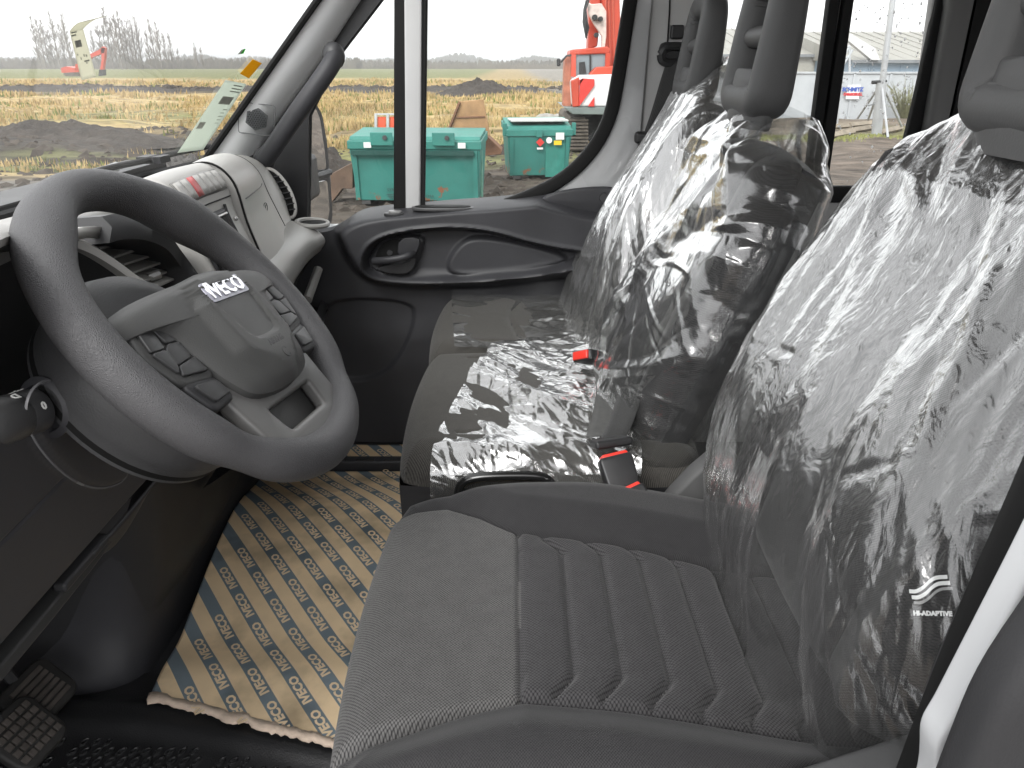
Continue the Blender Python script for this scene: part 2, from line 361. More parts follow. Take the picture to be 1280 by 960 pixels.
def container(name, label, o, ang, W, D, H, Hb, t=.05):
    root = thing(name, label, 'container', 'green steel containers on the mud', (o[0], o[1], 0))
    ex = np.array([math.cos(ang), math.sin(ang), 0]); ey = np.array([-math.sin(ang), math.cos(ang), 0]); ez = np.array([0, 0, 1.]); o = np.array([o[0], o[1], 0.])
    P = lambda x, y, z: o + ex * x + ey * y + ez * z
    rot = Matrix.Rotation(ang, 3, 'Z')
    q = MB(); q.loft([[P(0, 0, .05), P(W, 0, .05), P(W, D, .05), P(0, D, .05)], [P(-t, -t, H - .1), P(W + t, -t, H - .1), P(W + t, D + t, Hb - .1), P(-t, D + t, Hb - .1)]]); q.build('body', teal, root, bevel=.015)
    q = MB(); tt = t + .02; q.loft([[P(-tt, -tt, H - .11), P(W + tt, -tt, H - .11), P(W + tt, D + tt, Hb - .11), P(-tt, D + tt, Hb - .11)], [P(-tt, -tt, H), P(W + tt, -tt, H), P(W + tt, D + tt, Hb), P(-tt, D + tt, Hb)]]); q.build('rim', teald, root, bevel=.012)
    q = MB(); q.loft([[P(-t, -.02, H + .003), P(W + t, -.02, H + .003), P(W + t, D, Hb + .003), P(-t, D, Hb + .003)], [P(-t, .02, H + .05), P(W + t, .02, H + .05), P(W + t, D, Hb + .05), P(-t, D, Hb + .05)]]); q.build('lid', teald, root, bevel=.01)
    for x in (.12, W - .12): MB().box(P(x, D / 2, .025), (.12, D, .05), rot).build('skid', steel, root)
    for x in (.02, W - .02): 
        q = MB(); q.loft([[P(x - .03, -.03, .06), P(x + .03, -.03, .06), P(x + .03, .0, .06), P(x - .03, .0, .06)], [P(x - .03 , -t - .03, H - .12), P(x + .03, -t - .03, H - .12), P(x + .03, -t, H - .12), P(x - .03, -t, H - .12)]]); q.build('corner_rib', teal, root)
    return root, P, rot
ang1 = -.06
root, P, rot = container('waste_container', 'large green rusty steel waste container split by the door window post', (-2.15, 10.75), ang1, 1.68, .80, .85, .91)
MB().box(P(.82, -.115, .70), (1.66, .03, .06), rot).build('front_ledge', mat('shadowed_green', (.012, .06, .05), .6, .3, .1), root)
for x in (.42, 1.25):
    lug = MB(); lug.box(P(x, -.13, .88), (.3, .03, .17), rot); lg = lug.build('hinge_lug', teald, root, bevel=.01)
    q = MB(); q.lathe([(.03, 0), (.03, .03), (0, .03)], P(x + .05, -.145, .9), P(0, -1, 0) - P(0, 0, 0), 12); q.build('lug_pin', steel, lg)
for x in (.22, 1.49): MB().box(P(x, -.113, .8), (.1, .006, .07), rot).build('paper_sticker', white, root)
link('stencil_text', textmesh('SYRA', .06, frame2(P(.50, -.03, .2), ang1)), darkink, root); link('stencil_text', textmesh('SYRA', .05, frame2(P(1.02, -.03, .12), ang1)), darkink, root); 
q = MB()
for i in range(3): q.box(P(.50, -.026, .14 - i * .025), (.16 - .03 * i, .004, .008), rot)
q.build('stencil_lines', darkink, root)
MB().box(P(1.71, .3, .42), (.03, .06, .7), rot).build('side_rib', tealp, root); q = MB(); q.loft([[P(1.655 + .0 , -.005, .06), P(1.665, -.005, .06), P(1.665, .80, .06), P(1.655, .80, .06)], [P(1.695, -.045, .73), P(1.705, -.045, .73), P(1.705, .83, .78), P(1.695, .83, .78)]]); q.build('side_panel', tealp, root)
ang2 = math.atan2(.12, 1.0)
root, P, rot = container('waste_container', 'smaller green steel container with warning stickers near the excavator', (-.03, 13.25), ang2, .98, .7, .8, .9)
MB().box(P(.5, .3, .93), (.96, .6, .03), rot).build('grey_lid_plate', mat('grey_lid', (.5, .52, .5), .5, .4, .1), root, bevel=.008)
for x in (-.09, 1.07): MB().box(P(x, .0, .8), (.07, .05, .2), rot).build('lifting_ear', teald, root, bevel=.01)
MB().box(P(.47, -.12, .74), (.1, .03, .12), rot).build('latch', teald, root, bevel=.006)
MB().box(P(.76, -.035, .34), (.33, .012, .62), rot).build('pocket_panel', mat('dark_green_panel', (.03, .2, .16), .4, .5, .15), root)
red = mat('red_sticker', (.6, .05, .04), .5, .3, .05); yel = mat('yellow_sticker', (.75, .5, .03), .5, .3, .05)
ex = np.array(P(1, 0, 0) - P(0, 0, 0)); ez = np.array([0, 0, 1.]); eo = np.array(P(0, -1, 0) - P(0, 0, 0))
link('diamond_sticker', plate([[(0, -.07), (.07, 0), (0, .07), (-.07, 0)]], (P(.49, -.1, .6), ex, ez, eo), .01), red, root)
link('text_sticker', plate([[(-.05, -.015), (.05, -.015), (.05, .015), (-.05, .015)]], (P(.49, -.09, .5), ex, ez, eo), .01), white, root)
link('round_sticker', plate([[(.05 * math.cos(a), .05 * math.sin(a)) for a in np.linspace(0, 6.28, 16, endpoint=False)]], (P(.64, -.1, .63), ex, ez, eo), .01), white, root)
link('label_sticker', plate([[(-.07, -.05), (.07, -.05), (.07, .06), (-.07, .06)]], (P(.82, -.11, .69), ex, ez, eo), .01), white, root)
link('warning_sticker', plate([[(-.08, -.035), (.05, -.035), (.05, .035), (-.08, .035)]], (P(.8, -.11, .59), ex, ez, eo), .01), yel, root)
# rusty steel scraps and the marker boards behind the containers
rustm = mat('brown_rust', (.19, .1, .06), .8, .3, .3, 6, .4, 30, bdist=.01); tan = mat('tan_rust', (.33, .2, .1), .75, .3, .25, 5, .3, 40, bdist=.01)
def up_prism(px, y, d, name, m, parent=None, **k):
    """an upright piece whose outline stands at depth y and which is d deep"""
    q = MB(); a = [pt(u, v, y=y) for u, v in px]; q.loft([a, [p + np.array([0, d, 0]) for p in a]]); return q.build(name, m, parent, **k)
root = thing('steel_bucket', 'tan rusty steel bucket standing upside down behind the large green container', 'excavator bucket', loc=(-.95, 12.2, 0))
up_prism([(560, 170), (573, 127), (604, 124), (613, 170)], 12.2, .05, 'front_plate', tan, root, bevel=.01)
q = MB(); a = [pt(556, 170, y=12.15), pt(573, 127, y=12.15), pt(577, 150, y=12.6), pt(565, 170, y=12.9)]; q.loft([a, [p + np.array([.03, .0, 0]) for p in a]]); q.build('side_plate', rustm, root)
for v in (146,): up_prism([(570, v), (606, v - 1), (606, v + .6), (570, v + 1.6)], 12.18, .03, 'wear_strip', rustm, root)
up_prism([(602, 165), (611, 172), (628, 188), (626, 193), (603, 195)], 12.5, .5, 'steel_scrap', rustm, bevel=.01); tag(bpy.context.scene.objects['steel_scrap'], 'brown rusty steel wedge lying between the two green containers', 'steel scrap')
o = up_prism([(413, 218), (441, 203), (441, 236), (428, 236), (414, 254)], 10.9, .3, 'steel_plate', mat('brown_plate', (.13, .085, .06), .8, .3, .3, 6, .4, 30, bdist=.01), bevel=.01); tag(o, 'brown rusty steel plate leaning at the left end of the large green container', 'steel plate')
root = thing('marker_board', 'grey framed board with two orange red panels behind the large green container', 'marker board', loc=(-2.0, 11.9, 0))
a = pt(484, 155, y=11.9); gry = mat('galvanised_frame', (.45, .46, .47), .45, .5, .1)
up_prism([(468, 142), (500, 142), (500, 144), (468, 144)], 11.9, .06, 'frame_rail', gry, root); 
for u in (468, 483, 498): up_prism([(u, 142), (u + 3, 142), (u + 3, 200), (u, 200)], 11.89, .05, 'frame_post', gry, root)
og = mat('orange_red_panel', (.75, .12, .06), .4, .4, .05)
for u in (472, 487): up_prism([(u, 146), (u + 10, 146), (u + 10, 164), (u, 164)], 11.93, .03, 'panel', og, root)

# ---------------- big tracked excavator
ered = mat('excavator_orange_red', (.48, .062, .03), .4, .5, .12, 2); ewh = mat('excavator_white', (.72, .72, .72), .4, .5, .08, 2); egr = mat('excavator_grey', (.16, .19, .18), .5, .5, .15, 3)
eblk = mat('excavator_black', (.025, .025, .025), .6, .4, .2, 4); etrk = mat('muddy_track', (.10, .085, .07), .8, .3, .35, 8, .5, 20, bdist=.02)
winm = bpy.data.materials.new('machine_glass'); winm.use_nodes = True; b = winm.node_tree.nodes['Principled BSDF']; b.inputs['Base Color'].default_value = (.22, .26, .28, 1); b.inputs['Roughness'].default_value = .08; b.inputs['Specular IOR Level'].default_value = .9
ex_ = thing('tracked_excavator', 'large orange red and white tracked excavator with raised boom beside the window edge', 'excavator', loc=(2.2, 17.4, 0))
Y = 17.4
up_prism([(713, 62), (760, 58), (763, 62), (762, 67), (712, 69)], Y, 1.0, 'cab_roof', ered, ex_, bevel=.03)
up_prism([(714, 68), (720, 68), (720, 96), (714, 96)], Y, .12, 'cab_post', ered, ex_); up_prism([(757, 66), (763, 66), (762, 92), (756, 92)], Y, .12, 'cab_post', ered, ex_)
up_prism([(714, 68), (717, 68), (717, 96), (714, 96)], Y + .9, .1, 'cab_post', ered, ex_)
up_prism([(720, 69), (757, 67), (757, 95), (720, 96)], Y + .06, .8, 'cab_glass', winm, ex_); up_prism([(737, 68), (739, 68), (739, 93), (737, 93)], Y + .02, .06, 'cab_glass_bar', eblk, ex_)
up_prism([(724, 78), (731, 77), (733, 92), (724, 93)], Y + .03, .05, 'cab_seat_back', eblk, ex_)
up_prism([(706, 72), (714, 70), (714, 132), (704, 134)], Y + .1, .5, 'access_ladder', mat('excavator_faded', (.42, .16, .1), .6, .3, .25, 8), ex_)
up_prism([(696, 73), (701, 73), (701, 83), (696, 83)], Y - .1, .1, 'wing_mirror', eblk, ex_, bevel=.03); MB().tube([pt(701, 78, y=Y), pt(708, 70, y=Y), pt(714, 69, y=Y)], .02).build('mirror_arm', eblk, ex_)
up_prism([(737, 92), (745, 84), (800, 80), (800, 94), (737, 96)], Y - .2, 1.2, 'engine_hood', ered, ex_, bevel=.03)
up_prism([(714, 100), (726, 94), (800, 92), (800, 134), (716, 134)], Y - .4, 2.2, 'counterweight', ewh, ex_, bevel=.06)
up_prism([(714, 101), (724, 96), (724, 133), (716, 134)], Y - .43, .2, 'side_cover', ered, ex_, bevel=.02)
for pz in ([(725, 101), (728, 98), (743, 99), (743, 107), (724, 133), (724, 120)], [(735, 133), (743, 121), (743, 133)], [(724, 100), (730, 98), (724, 107)]): up_prism(pz, Y - .45, .03, 'warning_stripe', mat('warning_red', (.6, .05, .04), .4, .4, .05), ex_)
up_prism([(704, 134), (800, 134), (800, 144), (716, 143)], Y - .42, 2.4, 'deck_skirt', egr, ex_, bevel=.02)
up_prism([(728, 144), (800, 144), (800, 158), (735, 152)], Y + .4, 1.6, 'undercarriage', eblk, ex_)
def track(u0, u1, v0, v1, y):
    t = MB(); a = [(u0, v0 + 6), (u0 + 4, v0), (u1 - 4, v0), (u1, v0 + 6), (u1, v1 - 5), (u1 - 3, v1), (u0 + 3, v1), (u0, v1 - 5)]
    o = up_prism(a, y, 3.6, 'track', etrk, ex_, bevel=.02)
    for v in np.arange(v0 + 3, v1 - 2, 4.4): up_prism([(u0 - .5, v), (u1 + .5, v), (u1 + .5, v + 2.4), (u0 - .5, v + 2.4)], y - .07, .08, 'track_shoe', etrk, o)
track(710, 735, 146, 189, Y - .2); track(758, 800, 146, 190, Y - .2)
MB().lathe([(.35, 0), (.35, .3), (0, .3)], pt(748, 160, y=Y + .7), (0, -1, 0), 16).build('drive_wheel', eblk, ex_)
bm_ = up_prism([(752, -120), (790, -120), (775, 0), (776, 40), (774, 84), (756, 84), (757, 40), (753, 5)], Y + .3, .6, 'boom', ered, ex_, bevel=.04)
for u in (759, 763, 768): MB().tube([pt(u + 2, -100, y=Y + .27), pt(u - 2, 5, y=Y + .27), pt(u - 1, 50, y=Y + .27), pt(u, 84, y=Y + .27)], .022, 6).build('hydraulic_line', mat('hose_red', (.5, .1, .06), .5, .4, .1), bm_)
up_prism([(734, -120), (752, -120), (751, 12), (747, 58), (735, 62), (736, 20)], Y + .5, .5, 'dipper_arm', ered, ex_, bevel=.03)
up_prism([(734, 2), (740, 5), (752, 4), (758, 14), (758, 45), (756, 62), (752, 62), (752, 45), (742, 30), (736, 18)], Y + .1, .12, 'linkage_plate', mat('worn_white', (.6, .5, .45), .5, .4, .2, 10), ex_, bevel=.02)
for u, v, r_ in ((743, 22, .055), (750, 24, .05), (745, 44, .05)): MB().lathe([(r_, 0), (r_, .12), (0, .12)], pt(u, v, y=Y + .1), (0, -1, 0), 12).build('pivot_pin', eblk, ex_)
q = MB()
for k_ in range(5): q.tube([pt(733 + k_ * .8, 0, y=Y), pt(730 + k_ * .5, 12, y=Y), pt(729 + k_ * 1.2, 28, y=Y), pt(733 + k_ * .8, 48 - k_ * 3, y=Y)], .02, 5)
q.build('hydraulic_hoses', eblk, ex_)
MB().box((3.1, 19, 1.0), (1.5, 2.0, .5)).build('house_core', eblk, ex_)

# ---------------- small far excavator
fe = thing('tracked_excavator', 'small far orange excavator working in the field behind the curled paper strip', 'excavator', loc=(-77, 133, 0)); Y = 133
up_prism([(76, 85), (82, 83), (97, 86), (100, 90), (77, 91)], Y, 3, 'house', ered, fe); up_prism([(94, 80), (99, 80), (100, 87), (94, 87)], Y, 2, 'cab', ered, fe)
up_prism([(112, 68), (124, 62), (128, 58), (131, 60), (130, 66), (114, 72)], Y + 1, .8, 'boom', ered, fe); up_prism([(126, 60), (131, 60), (130, 74), (128, 87), (125, 87), (127, 74)], Y + 1, .8, 'dipper_arm', ered, fe)
up_prism([(124, 87), (129, 87), (129, 94), (123, 95)], Y + 1, 1, 'bucket', eblk, fe); up_prism([(80, 91), (104, 90), (106, 93), (103, 95), (82, 95), (79, 93)], Y, 3, 'track', etrk, fe)
up_prism([(98, 84), (112, 68), (114, 72), (102, 86)], Y + 1, .8, 'boom_foot', ered, fe)

# ---------------- far trees: bare poplars in a row, and hedges at the horizon
barkm = mat('bare_bark', (.17, .15, .125), .9, .2, .2, 2); twigm = mat('bare_twigs', (.25, .22, .19), .9, .2, .2, 2)
def bare_tree(h, seed, spread):
    r = random.Random(seed); t = MB(); t.tube([(0, 0, -.2), (.1, 0, h * .3), (0, .1, h * .62), (.05, 0, h)], [h * .017, h * .013, h * .007, .04], 5)
    c = MB()
    for i in range(70):
        z0 = h * r.uniform(.14, .95); a = r.uniform(0, 6.28); L = spread * h * (1.15 - z0 / h) * r.uniform(.5, 1.1) + .4
        up = r.uniform(.7, 1.4); p0 = np.array([0, 0, z0]); p1 = p0 + np.array([math.cos(a), math.sin(a), up]) * L * .5; p2 = p1 + np.array([math.cos(a) * .5, math.sin(a) * .5, up * 1.3]) * L * .5
        c.tube([p0, p1, p2], [.10, .07, .03], 3, caps=False)
        for k_ in range(3):
            a2 = a + r.uniform(-1.3, 1.3); q0 = p0 + (p1 - p0) * r.uniform(.4, 1); c.tube([q0, q0 + np.array([math.cos(a2), math.sin(a2), r.uniform(.8, 1.8)]) * L * .35], [.06, .025], 3, caps=False)
    return t, c
protos = []
for i in range(4):
    t, c = bare_tree([15, 16, 13.5, 12][i], i + 40, [.16, .13, .15, .2][i])
    root = thing('poplar_tree', 'bare tall poplar in the far row behind the excavator', 'tree', 'bare trees along the far edge of the field'); t.build('trunk', barkm, root, smooth=60, fixn=False); c.build('crown', twigm, root, smooth=0, fixn=False); protos.append(root)
tx = [52, 58, 63, 69, 76, 84, 90, 104, 110, 122, 131, 137, 142, 148, 153, 158, 163, 168, 173, 179, 189, 196, 203, 210, 217, 225, 247, 254]
r = random.Random(3); used = set()
for i, u in enumerate(tx):
    y = 300 + r.uniform(-14, 14); p = pt(u, 86, y=y); k_ = r.randrange(4); h = [1, 1, 1, 1][k_] * (1.2 if 130 < u < 180 else 1.12 if u < 100 else .95 if u < 220 else .6) * r.uniform(.9, 1.1)
    lab = 'bare tall poplar in the far row across the field, among its look-alikes' if u > 100 else 'bare shorter poplar at the left end of the far row, among its look-alikes'
    if k_ not in used: used.add(k_); protos[k_].location = (p[0], y, 0); protos[k_].rotation_euler = (0, 0, r.uniform(0, 6)); protos[k_].scale = (h, h, h); protos[k_]['label'] = lab
    else: dup(protos[k_], (p[0], y, 0), lab, r.uniform(0, 6), h)
for k_ in range(4):
    if k_ not in used: protos[k_].location = (-150, 310, 0)
def far_mass(name, y, x0, x1, n, hfun, m, seed, wd=4, lo=0):
    """a far wood or hedge that reads as one fuzzy mass: many slender upright twig fans"""
    r = np.random.default_rng(seed); x = r.uniform(x0, x1, n); hh = np.array([hfun(a) for a in x]) * r.uniform(.35, 1.1, n) ** .8; yy = y + r.uniform(-14, 14, n); ww = wd * r.uniform(.12, .55, n); le = r.normal(0, .25, n) * ww
    V = np.stack([np.stack([x - ww, yy, 0 * x - .3], 1), np.stack([x + ww, yy, 0 * x - .3], 1), np.stack([x + le + ww * .5, yy, hh * .8], 1), np.stack([x + le - ww * .1, yy, hh], 1), np.stack([x - ww * .7, yy, hh * .7], 1)], 1)
    q = MB(); q.v = [tuple(p) for p in V.reshape(-1, 3)]; q.f = [(i * 5, i * 5 + 1, i * 5 + 2, i * 5 + 3, i * 5 + 4) for i in range(n)]
    return kind(q.build(name, m, smooth=0, fixn=False), 'stuff')
far_mass('far_hedge', 340, -420, 40, 2600, lambda x: 4.2 if x < -60 else 3.4, mat('winter_hedge', (.13, .115, .09), .9, .1, .3, .3), 1, 2.2)
far_mass('far_woods', 700, -360, 130, 2400, lambda x: 4.5 + 4 * abs(math.sin(x * .031)) + 2 * math.sin(x * .11), mat('far_wood_brown', (.13, .12, .10), .9, .1, .12, .1), 2, 6)
far_mass('far_woods', 640, -760, -300, 1500, lambda x: 7, mat('far_wood_grey', (.13, .12, .11), .9, .1, .12, .1), 4, 6)
far_mass('far_hedge', 330, -45, 60, 900, lambda x: 2.2, mat('hedge_brown', (.15, .13, .10), .9, .1, .2, .3), 5, 2)

# ---------------- depot on the right, seen through the side window behind the passenger seats
shroof = mat('pale_roof_sheet', (.27, .26, .23), .6, .4, .06, 1); shblue = mat('blue_grey_cladding', (.22, .29, .36), .5, .4, .06, 2); cream = mat('cream_cladding', (.40, .385, .34), .6, .3, .06, 2); pwhite = mat('white_wall_panel', (.45, .47, .49), .55, .4, .07, 2)
def shed(name, label, u0, u1, ve, vr, yf, dep, wm):
    root = thing(name, label, 'warehouse', loc=(pt(u0, 90, y=yf)[0], yf, 0)); x0 = pt(u0, ve, y=yf)[0]; x1 = pt(u1, ve, y=yf)[0]; ze = pt(u0, ve, y=yf)[2]; zr = pt(u0, vr, y=yf + dep)[2]
    MB().box(((x0 + x1) / 2, yf + dep, ze / 2), (x1 - x0, 2 * dep, ze)).build('wall', wm, root)
    q = MB(); q.loft([[(x0 - .3, yf - .4, ze), (x0 - .3, yf + dep, zr), (x0 - .3, yf + 2 * dep + .4, ze), (x0 - .3, yf + 2 * dep, ze - .02), (x0 - .3, yf, ze - .02)], [(x1 + .3, yf - .4, ze), (x1 + .3, yf + dep, zr), (x1 + .3, yf + 2 * dep + .4, ze), (x1 + .3, yf + 2 * dep, ze - .02), (x1 + .3, yf, ze - .02)]]); rf = q.build('roof', shroof, root, smooth=0)
    nrm = np.array([0, dep, zr - ze]) / math.hypot(dep, zr - ze)
    for k_ in range(int((x1 - x0) / 1.1)):
        x = x0 + .5 + k_ * 1.1; q = MB(); q.box((x, yf + dep / 2, (ze + zr) / 2 + .05), (.07, math.hypot(dep, zr - ze), .06), Matrix.Rotation(math.atan2(zr - ze, dep), 3, 'X')); q.build('roof_seam', shroof, rf, smooth=0)
    MB().box(((x0 + x1) / 2, yf - .43, ze - .1), (x1 - x0 + .6, .12, .22)).build('gutter', mat('grey_gutter', (.18, .19, .2), .5, .5, .1), root)
    for k_ in range(int((x1 - x0) / 2.4)): MB().box((x0 + 1.2 + k_ * 2.4, yf - .03, ze / 2), (.08, .06, ze - .3)).build('wall_joint', wm, root)
    return root, x0, x1, ze
shed('warehouse', 'blue grey warehouse with a pale sheet roof behind the light mast', 1068, 1420, 75, 40, 62, 14, shblue)
shed('warehouse', 'cream warehouse partly hidden behind the middle headrest', 860, 1050, 68, 36, 70, 14, cream)
# white diagonal roof edge of a third building
o = up_prism([(1052, 38), (1057, 38), (1094, 60), (1100, 75), (1090, 75), (1056, 47)], 61.2, .6, 'barge_board', mat('white_barge', (.6, .6, .6), .5, .4, .05)); tag(o, 'white sloping barge board in front of the blue grey warehouse roof', 'roof edge')
wallr = thing('yard_wall', 'low white panel wall along the depot yard with a red and blue sign', 'wall', loc=(7, 28.2, 0)); x0 = pt(880, 150, y=28.2)[0]; x1 = pt(1300, 150, y=28.2)[0]; zt = pt(1030, 92, y=28.2)[2]
n_ = int((x1 - x0) / 1.25)
for k_ in range(n_): MB().box((x0 + (k_ + .5) * 1.25, 28.2, zt / 2), (1.22, .12, zt)).build('panel', pwhite, wallr, bevel=.01)
for k_ in range(n_ + 1): MB().box((x0 + k_ * 1.25, 28.17, zt / 2), (.07, .16, zt + .04)).build('post', pwhite, wallr)
MB().box(((x0 + x1) / 2, 28.19, zt + .03), (x1 - x0, .2, .06)).build('capping', pwhite, wallr)
sg = thing('wall_sign', 'small white sign with blue and red lettering on the white yard wall', 'sign', loc=tuple(pt(1066, 116, y=28.04)))
a, c_ = pt(1057, 124, y=28.05), pt(1076, 106, y=28.05); MB().box((a + c_) / 2, (c_[0] - a[0], .04, c_[2] - a[2])).build('board', mat('sign_white', (.8, .8, .8), .4, .4, .03), sg)
fr_ = lambda u, v: (pt(u, v, y=28.02), (1, 0, 0), (0, 0, 1), (0, -1, 0))
link('sign_text', textmesh('SCHMITZ', .17, fr_(1066, 112), bold=.012), mat('sign_blue', (.05, .1, .4), .4, .4, .03), sg); link('sign_text', textmesh('CARGOBULL', .11, fr_(1066, 118), bold=.012), mat('sign_red', (.6, .04, .05), .4, .4, .03), sg)
galv = mat('galvanised_steel', (.42, .43, .44), .45, .5, .1, 4, metal=.3)
mast = thing('light_mast', 'thick grey light mast braced by tripod legs in the depot yard', 'mast', loc=tuple(pt(1097, 172, z=0)))
ym = 21.1; MB().tube([pt(1095, 172, y=ym), pt(1102, 103, y=ym)], .13, 10).build('lower_tube', galv, mast); MB().tube([pt(1102, 110, y=ym), pt(1121, -40, y=ym)], .075, 10).build('upper_tube', galv, mast)
for u, v, dy in ((1072, 148, 1.5), (1110, 172, -1.2), (1127, 158, .8), (1085, 150, 2.2)): MB().tube([pt(1102, 104, y=ym), pt(u, v, y=ym + dy)], .03, 6).build('brace_leg', galv, mast)
MB().tube([pt(1090, 103, y=ym), pt(1108, 102, y=ym)], .05, 6).build('cross_head', eblk, mast)
for u, v in ((1077, 128), (1086, 128)): MB().tube([pt(1080, 132, y=ym), pt(1099, 130, y=ym)], .015, 5).build('tie_rod', galv, mast)
pole = thing('lamp_post', 'thin pale lamp post beside the sliding window divider', 'lamp post', loc=tuple(pt(1045, 160, z=0))); MB().tube([pt(1044, 162, y=24.4), pt(1049, 80, y=24.4)], .085, 8).build('lower_pole', galv, pole); MB().tube([pt(1049, 82, y=24.4), pt(1057, -40, y=24.4)], .05, 8).build('upper_pole', galv, pole)
stairs = thing('steel_stair', 'white steel stair frame beside the lamp post in the yard', 'stair', loc=tuple(pt(1055, 150, y=30)))
for a, c_ in (((1046, 86), (1062, 58)), ((1050, 88), (1066, 62)), ((1046, 86), (1046, 60)), ((1062, 58), (1062, 90)), ((1046, 72), (1062, 72)), ((1046, 60), (1062, 58))): MB().tube([pt(*a, y=33), pt(*c_, y=33)], .045, 6).build('rail', pwhite, stairs)
bush = thing('bare_bush', 'bare twiggy bush against the white yard wall by the window edge', 'bush', loc=tuple(pt(1132, 152, z=0))); q = MB(); r = random.Random(9); o = pt(1132, 152, z=0)
for i in range(150):
    a = r.uniform(0, 6.28); L = r.uniform(.5, 1.5); b_ = o + np.array([math.cos(a) * .1, math.sin(a) * .1, 0]); p1 = b_ + np.array([math.cos(a) * .4, math.sin(a) * .4, .7]) * L; q.tube([b_, p1, p1 + np.array([r.uniform(-.4, .4), r.uniform(-.3, .3), r.uniform(.1, .4)])], [.02, .012, .005], 3, caps=False)
q.build('twigs', mat('olive_twigs', (.2, .2, .12), .8, .2, .2), bush, smooth=0, fixn=False)
wood = mat('weathered_timber', (.27, .23, .18), .8, .2, .25, 4)
for i, (u0, v0, u1, v1, lab) in enumerate(((1026, 160, 1060, 158, 'pale timber beam lying left of the lamp post foot'), (1050, 166, 1088, 160, 'long weathered timber lying across the mast foot'), (1040, 170, 1066, 165, 'short timber plank on the verge below the sign'), (1062, 157, 1092, 154, 'thin timber batten behind the mast foot'), (1100, 166, 1126, 160, 'broken timber plank right of the mast'))):
    a, c_ = pt(u0, v0, z=.1), pt(u1, v1, z=.12); q = MB(); q.tube([a, c_], .09, 4); tag(q.build('timber_beam', wood, smooth=0), lab, 'timber', 'timber lying in the yard')
grass('verge_grass', 900, lambda r, n: (5 + r.random(n) * 12, 20.5 + r.normal(0, .35, n)), mat('verge_grass', (.25, .26, .1), .8, .2, .3, .4), .06, 12)

# ================================================================== VAN CAB
grey_lt = mat('light_grey_trim', (.38, .38, .375), .5, .4, .05, 5, .12, 500, bdist=.0006)
paint = mat('white_body_paint', (.62, .63, .64), .25, .5, .04, 3, coat=.3)
paint_g = mat('grey_door_paint', (.46, .465, .47), .3, .5, .04, 3, coat=.3)
blk = mat('black_plastic', (.030, .030, .032), .45, .45, .1, 6, .2, 700, bdist=.0005)
blk_s = mat('satin_black_trim', (.036, .036, .040), .5, .4, .2, 7, .3, 600, bdist=.0004)
rub = mat('black_rubber_seal', (.010, .010, .010), .65, .2, .15, 12)
dgrey = mat('charcoal_plastic', (.036, .036, .038), .5, .4, .08, 6, .25, 600, bdist=.0006)
dashl = mat('dash_grey_plastic', (.44, .43, .41), .42, .45, .05, 6, .12, 700, bdist=.0005)
dashm = mat('dash_mid_grey_plastic', (.30, .294, .28), .45, .45, .06, 6, .15, 700, bdist=.0005)
void = mat('dark_recess', (.006, .006, .006), .7, .2, .1)  # near-black for joints; on flat openings it stands in for the shade inside
silver = mat('silver_trim', (.55, .55, .54), .3, .5, .05, 8, metal=.7)
headl = mat('headliner_grey', (.4, .39, .37), .9, .2, .05, 20)

def glassmat(name, gloss=.05, dirt=.0, tint=(.97, .98, .975)):
    m = bpy.data.materials.new(name); m.use_nodes = True; n = m.node_tree.nodes; l = m.node_tree.links; n.remove(n['Principled BSDF'])
    tr = n.new('ShaderNodeBsdfTransparent'); tr.inputs[0].default_value = (*tint, 1); gl = n.new('ShaderNodeBsdfGlossy'); gl.inputs['Roughness'].default_value = .02
    lw = n.new('ShaderNodeLayerWeight'); lw.inputs[0].default_value = .5; pw = n.new('ShaderNodeMath'); pw.operation = 'POWER'; pw.inputs[1].default_value = 5; l.new(lw.outputs['Facing'], pw.inputs[0]); ma = n.new('ShaderNodeMath'); ma.operation = 'MULTIPLY_ADD'; ma.inputs[1].default_value = .8; ma.inputs[2].default_value = .02; l.new(pw.outputs[0], ma.inputs[0]); mx = n.new('ShaderNodeMixShader'); l.new(ma.outputs[0], mx.inputs[0]); l.new(tr.outputs[0], mx.inputs[1]); l.new(gl.outputs[0], mx.inputs[2]); out = mx.outputs[0]
    if dirt:
        d = n.new('ShaderNodeBsdfDiffuse'); d.inputs[0].default_value = (.8, .8, .78, 1); m2 = n.new('ShaderNodeMixShader'); t = n.new('ShaderNodeTexNoise'); t.inputs['Scale'].default_value = 5; tc = n.new('ShaderNodeTexCoord'); l.new(tc.outputs['Object'], t.inputs[0])
        q = n.new('ShaderNodeMath'); q.operation = 'MULTIPLY'; q.inputs[1].default_value = dirt * 2; l.new(t.outputs[0], q.inputs[0]); l.new(q.outputs[0], m2.inputs[0]); l.new(out, m2.inputs[1]); l.new(d.outputs[0], m2.inputs[2]); out = m2.outputs[0]
    l.new(out, n['Material Output'].inputs[0]); return m
def thinmat(name, col, tr=.5):
    m = mat(name, col, .7, .2, .05, 20); n = m.node_tree.nodes; l = m.node_tree.links; b = n['Principled BSDF']; t = n.new('ShaderNodeBsdfTranslucent'); t.inputs[0].default_value = (*col, 1); x = n.new('ShaderNodeMixShader'); x.inputs[0].default_value = tr
    l.new(b.outputs[0], x.inputs[1]); l.new(t.outputs[0], x.inputs[2]); l.new(x.outputs[0], n['Material Output'].inputs[0]); return m
glass = glassmat('window_glass', dirt=.006); glass_d = glassmat('dusty_window_glass', dirt=.016)

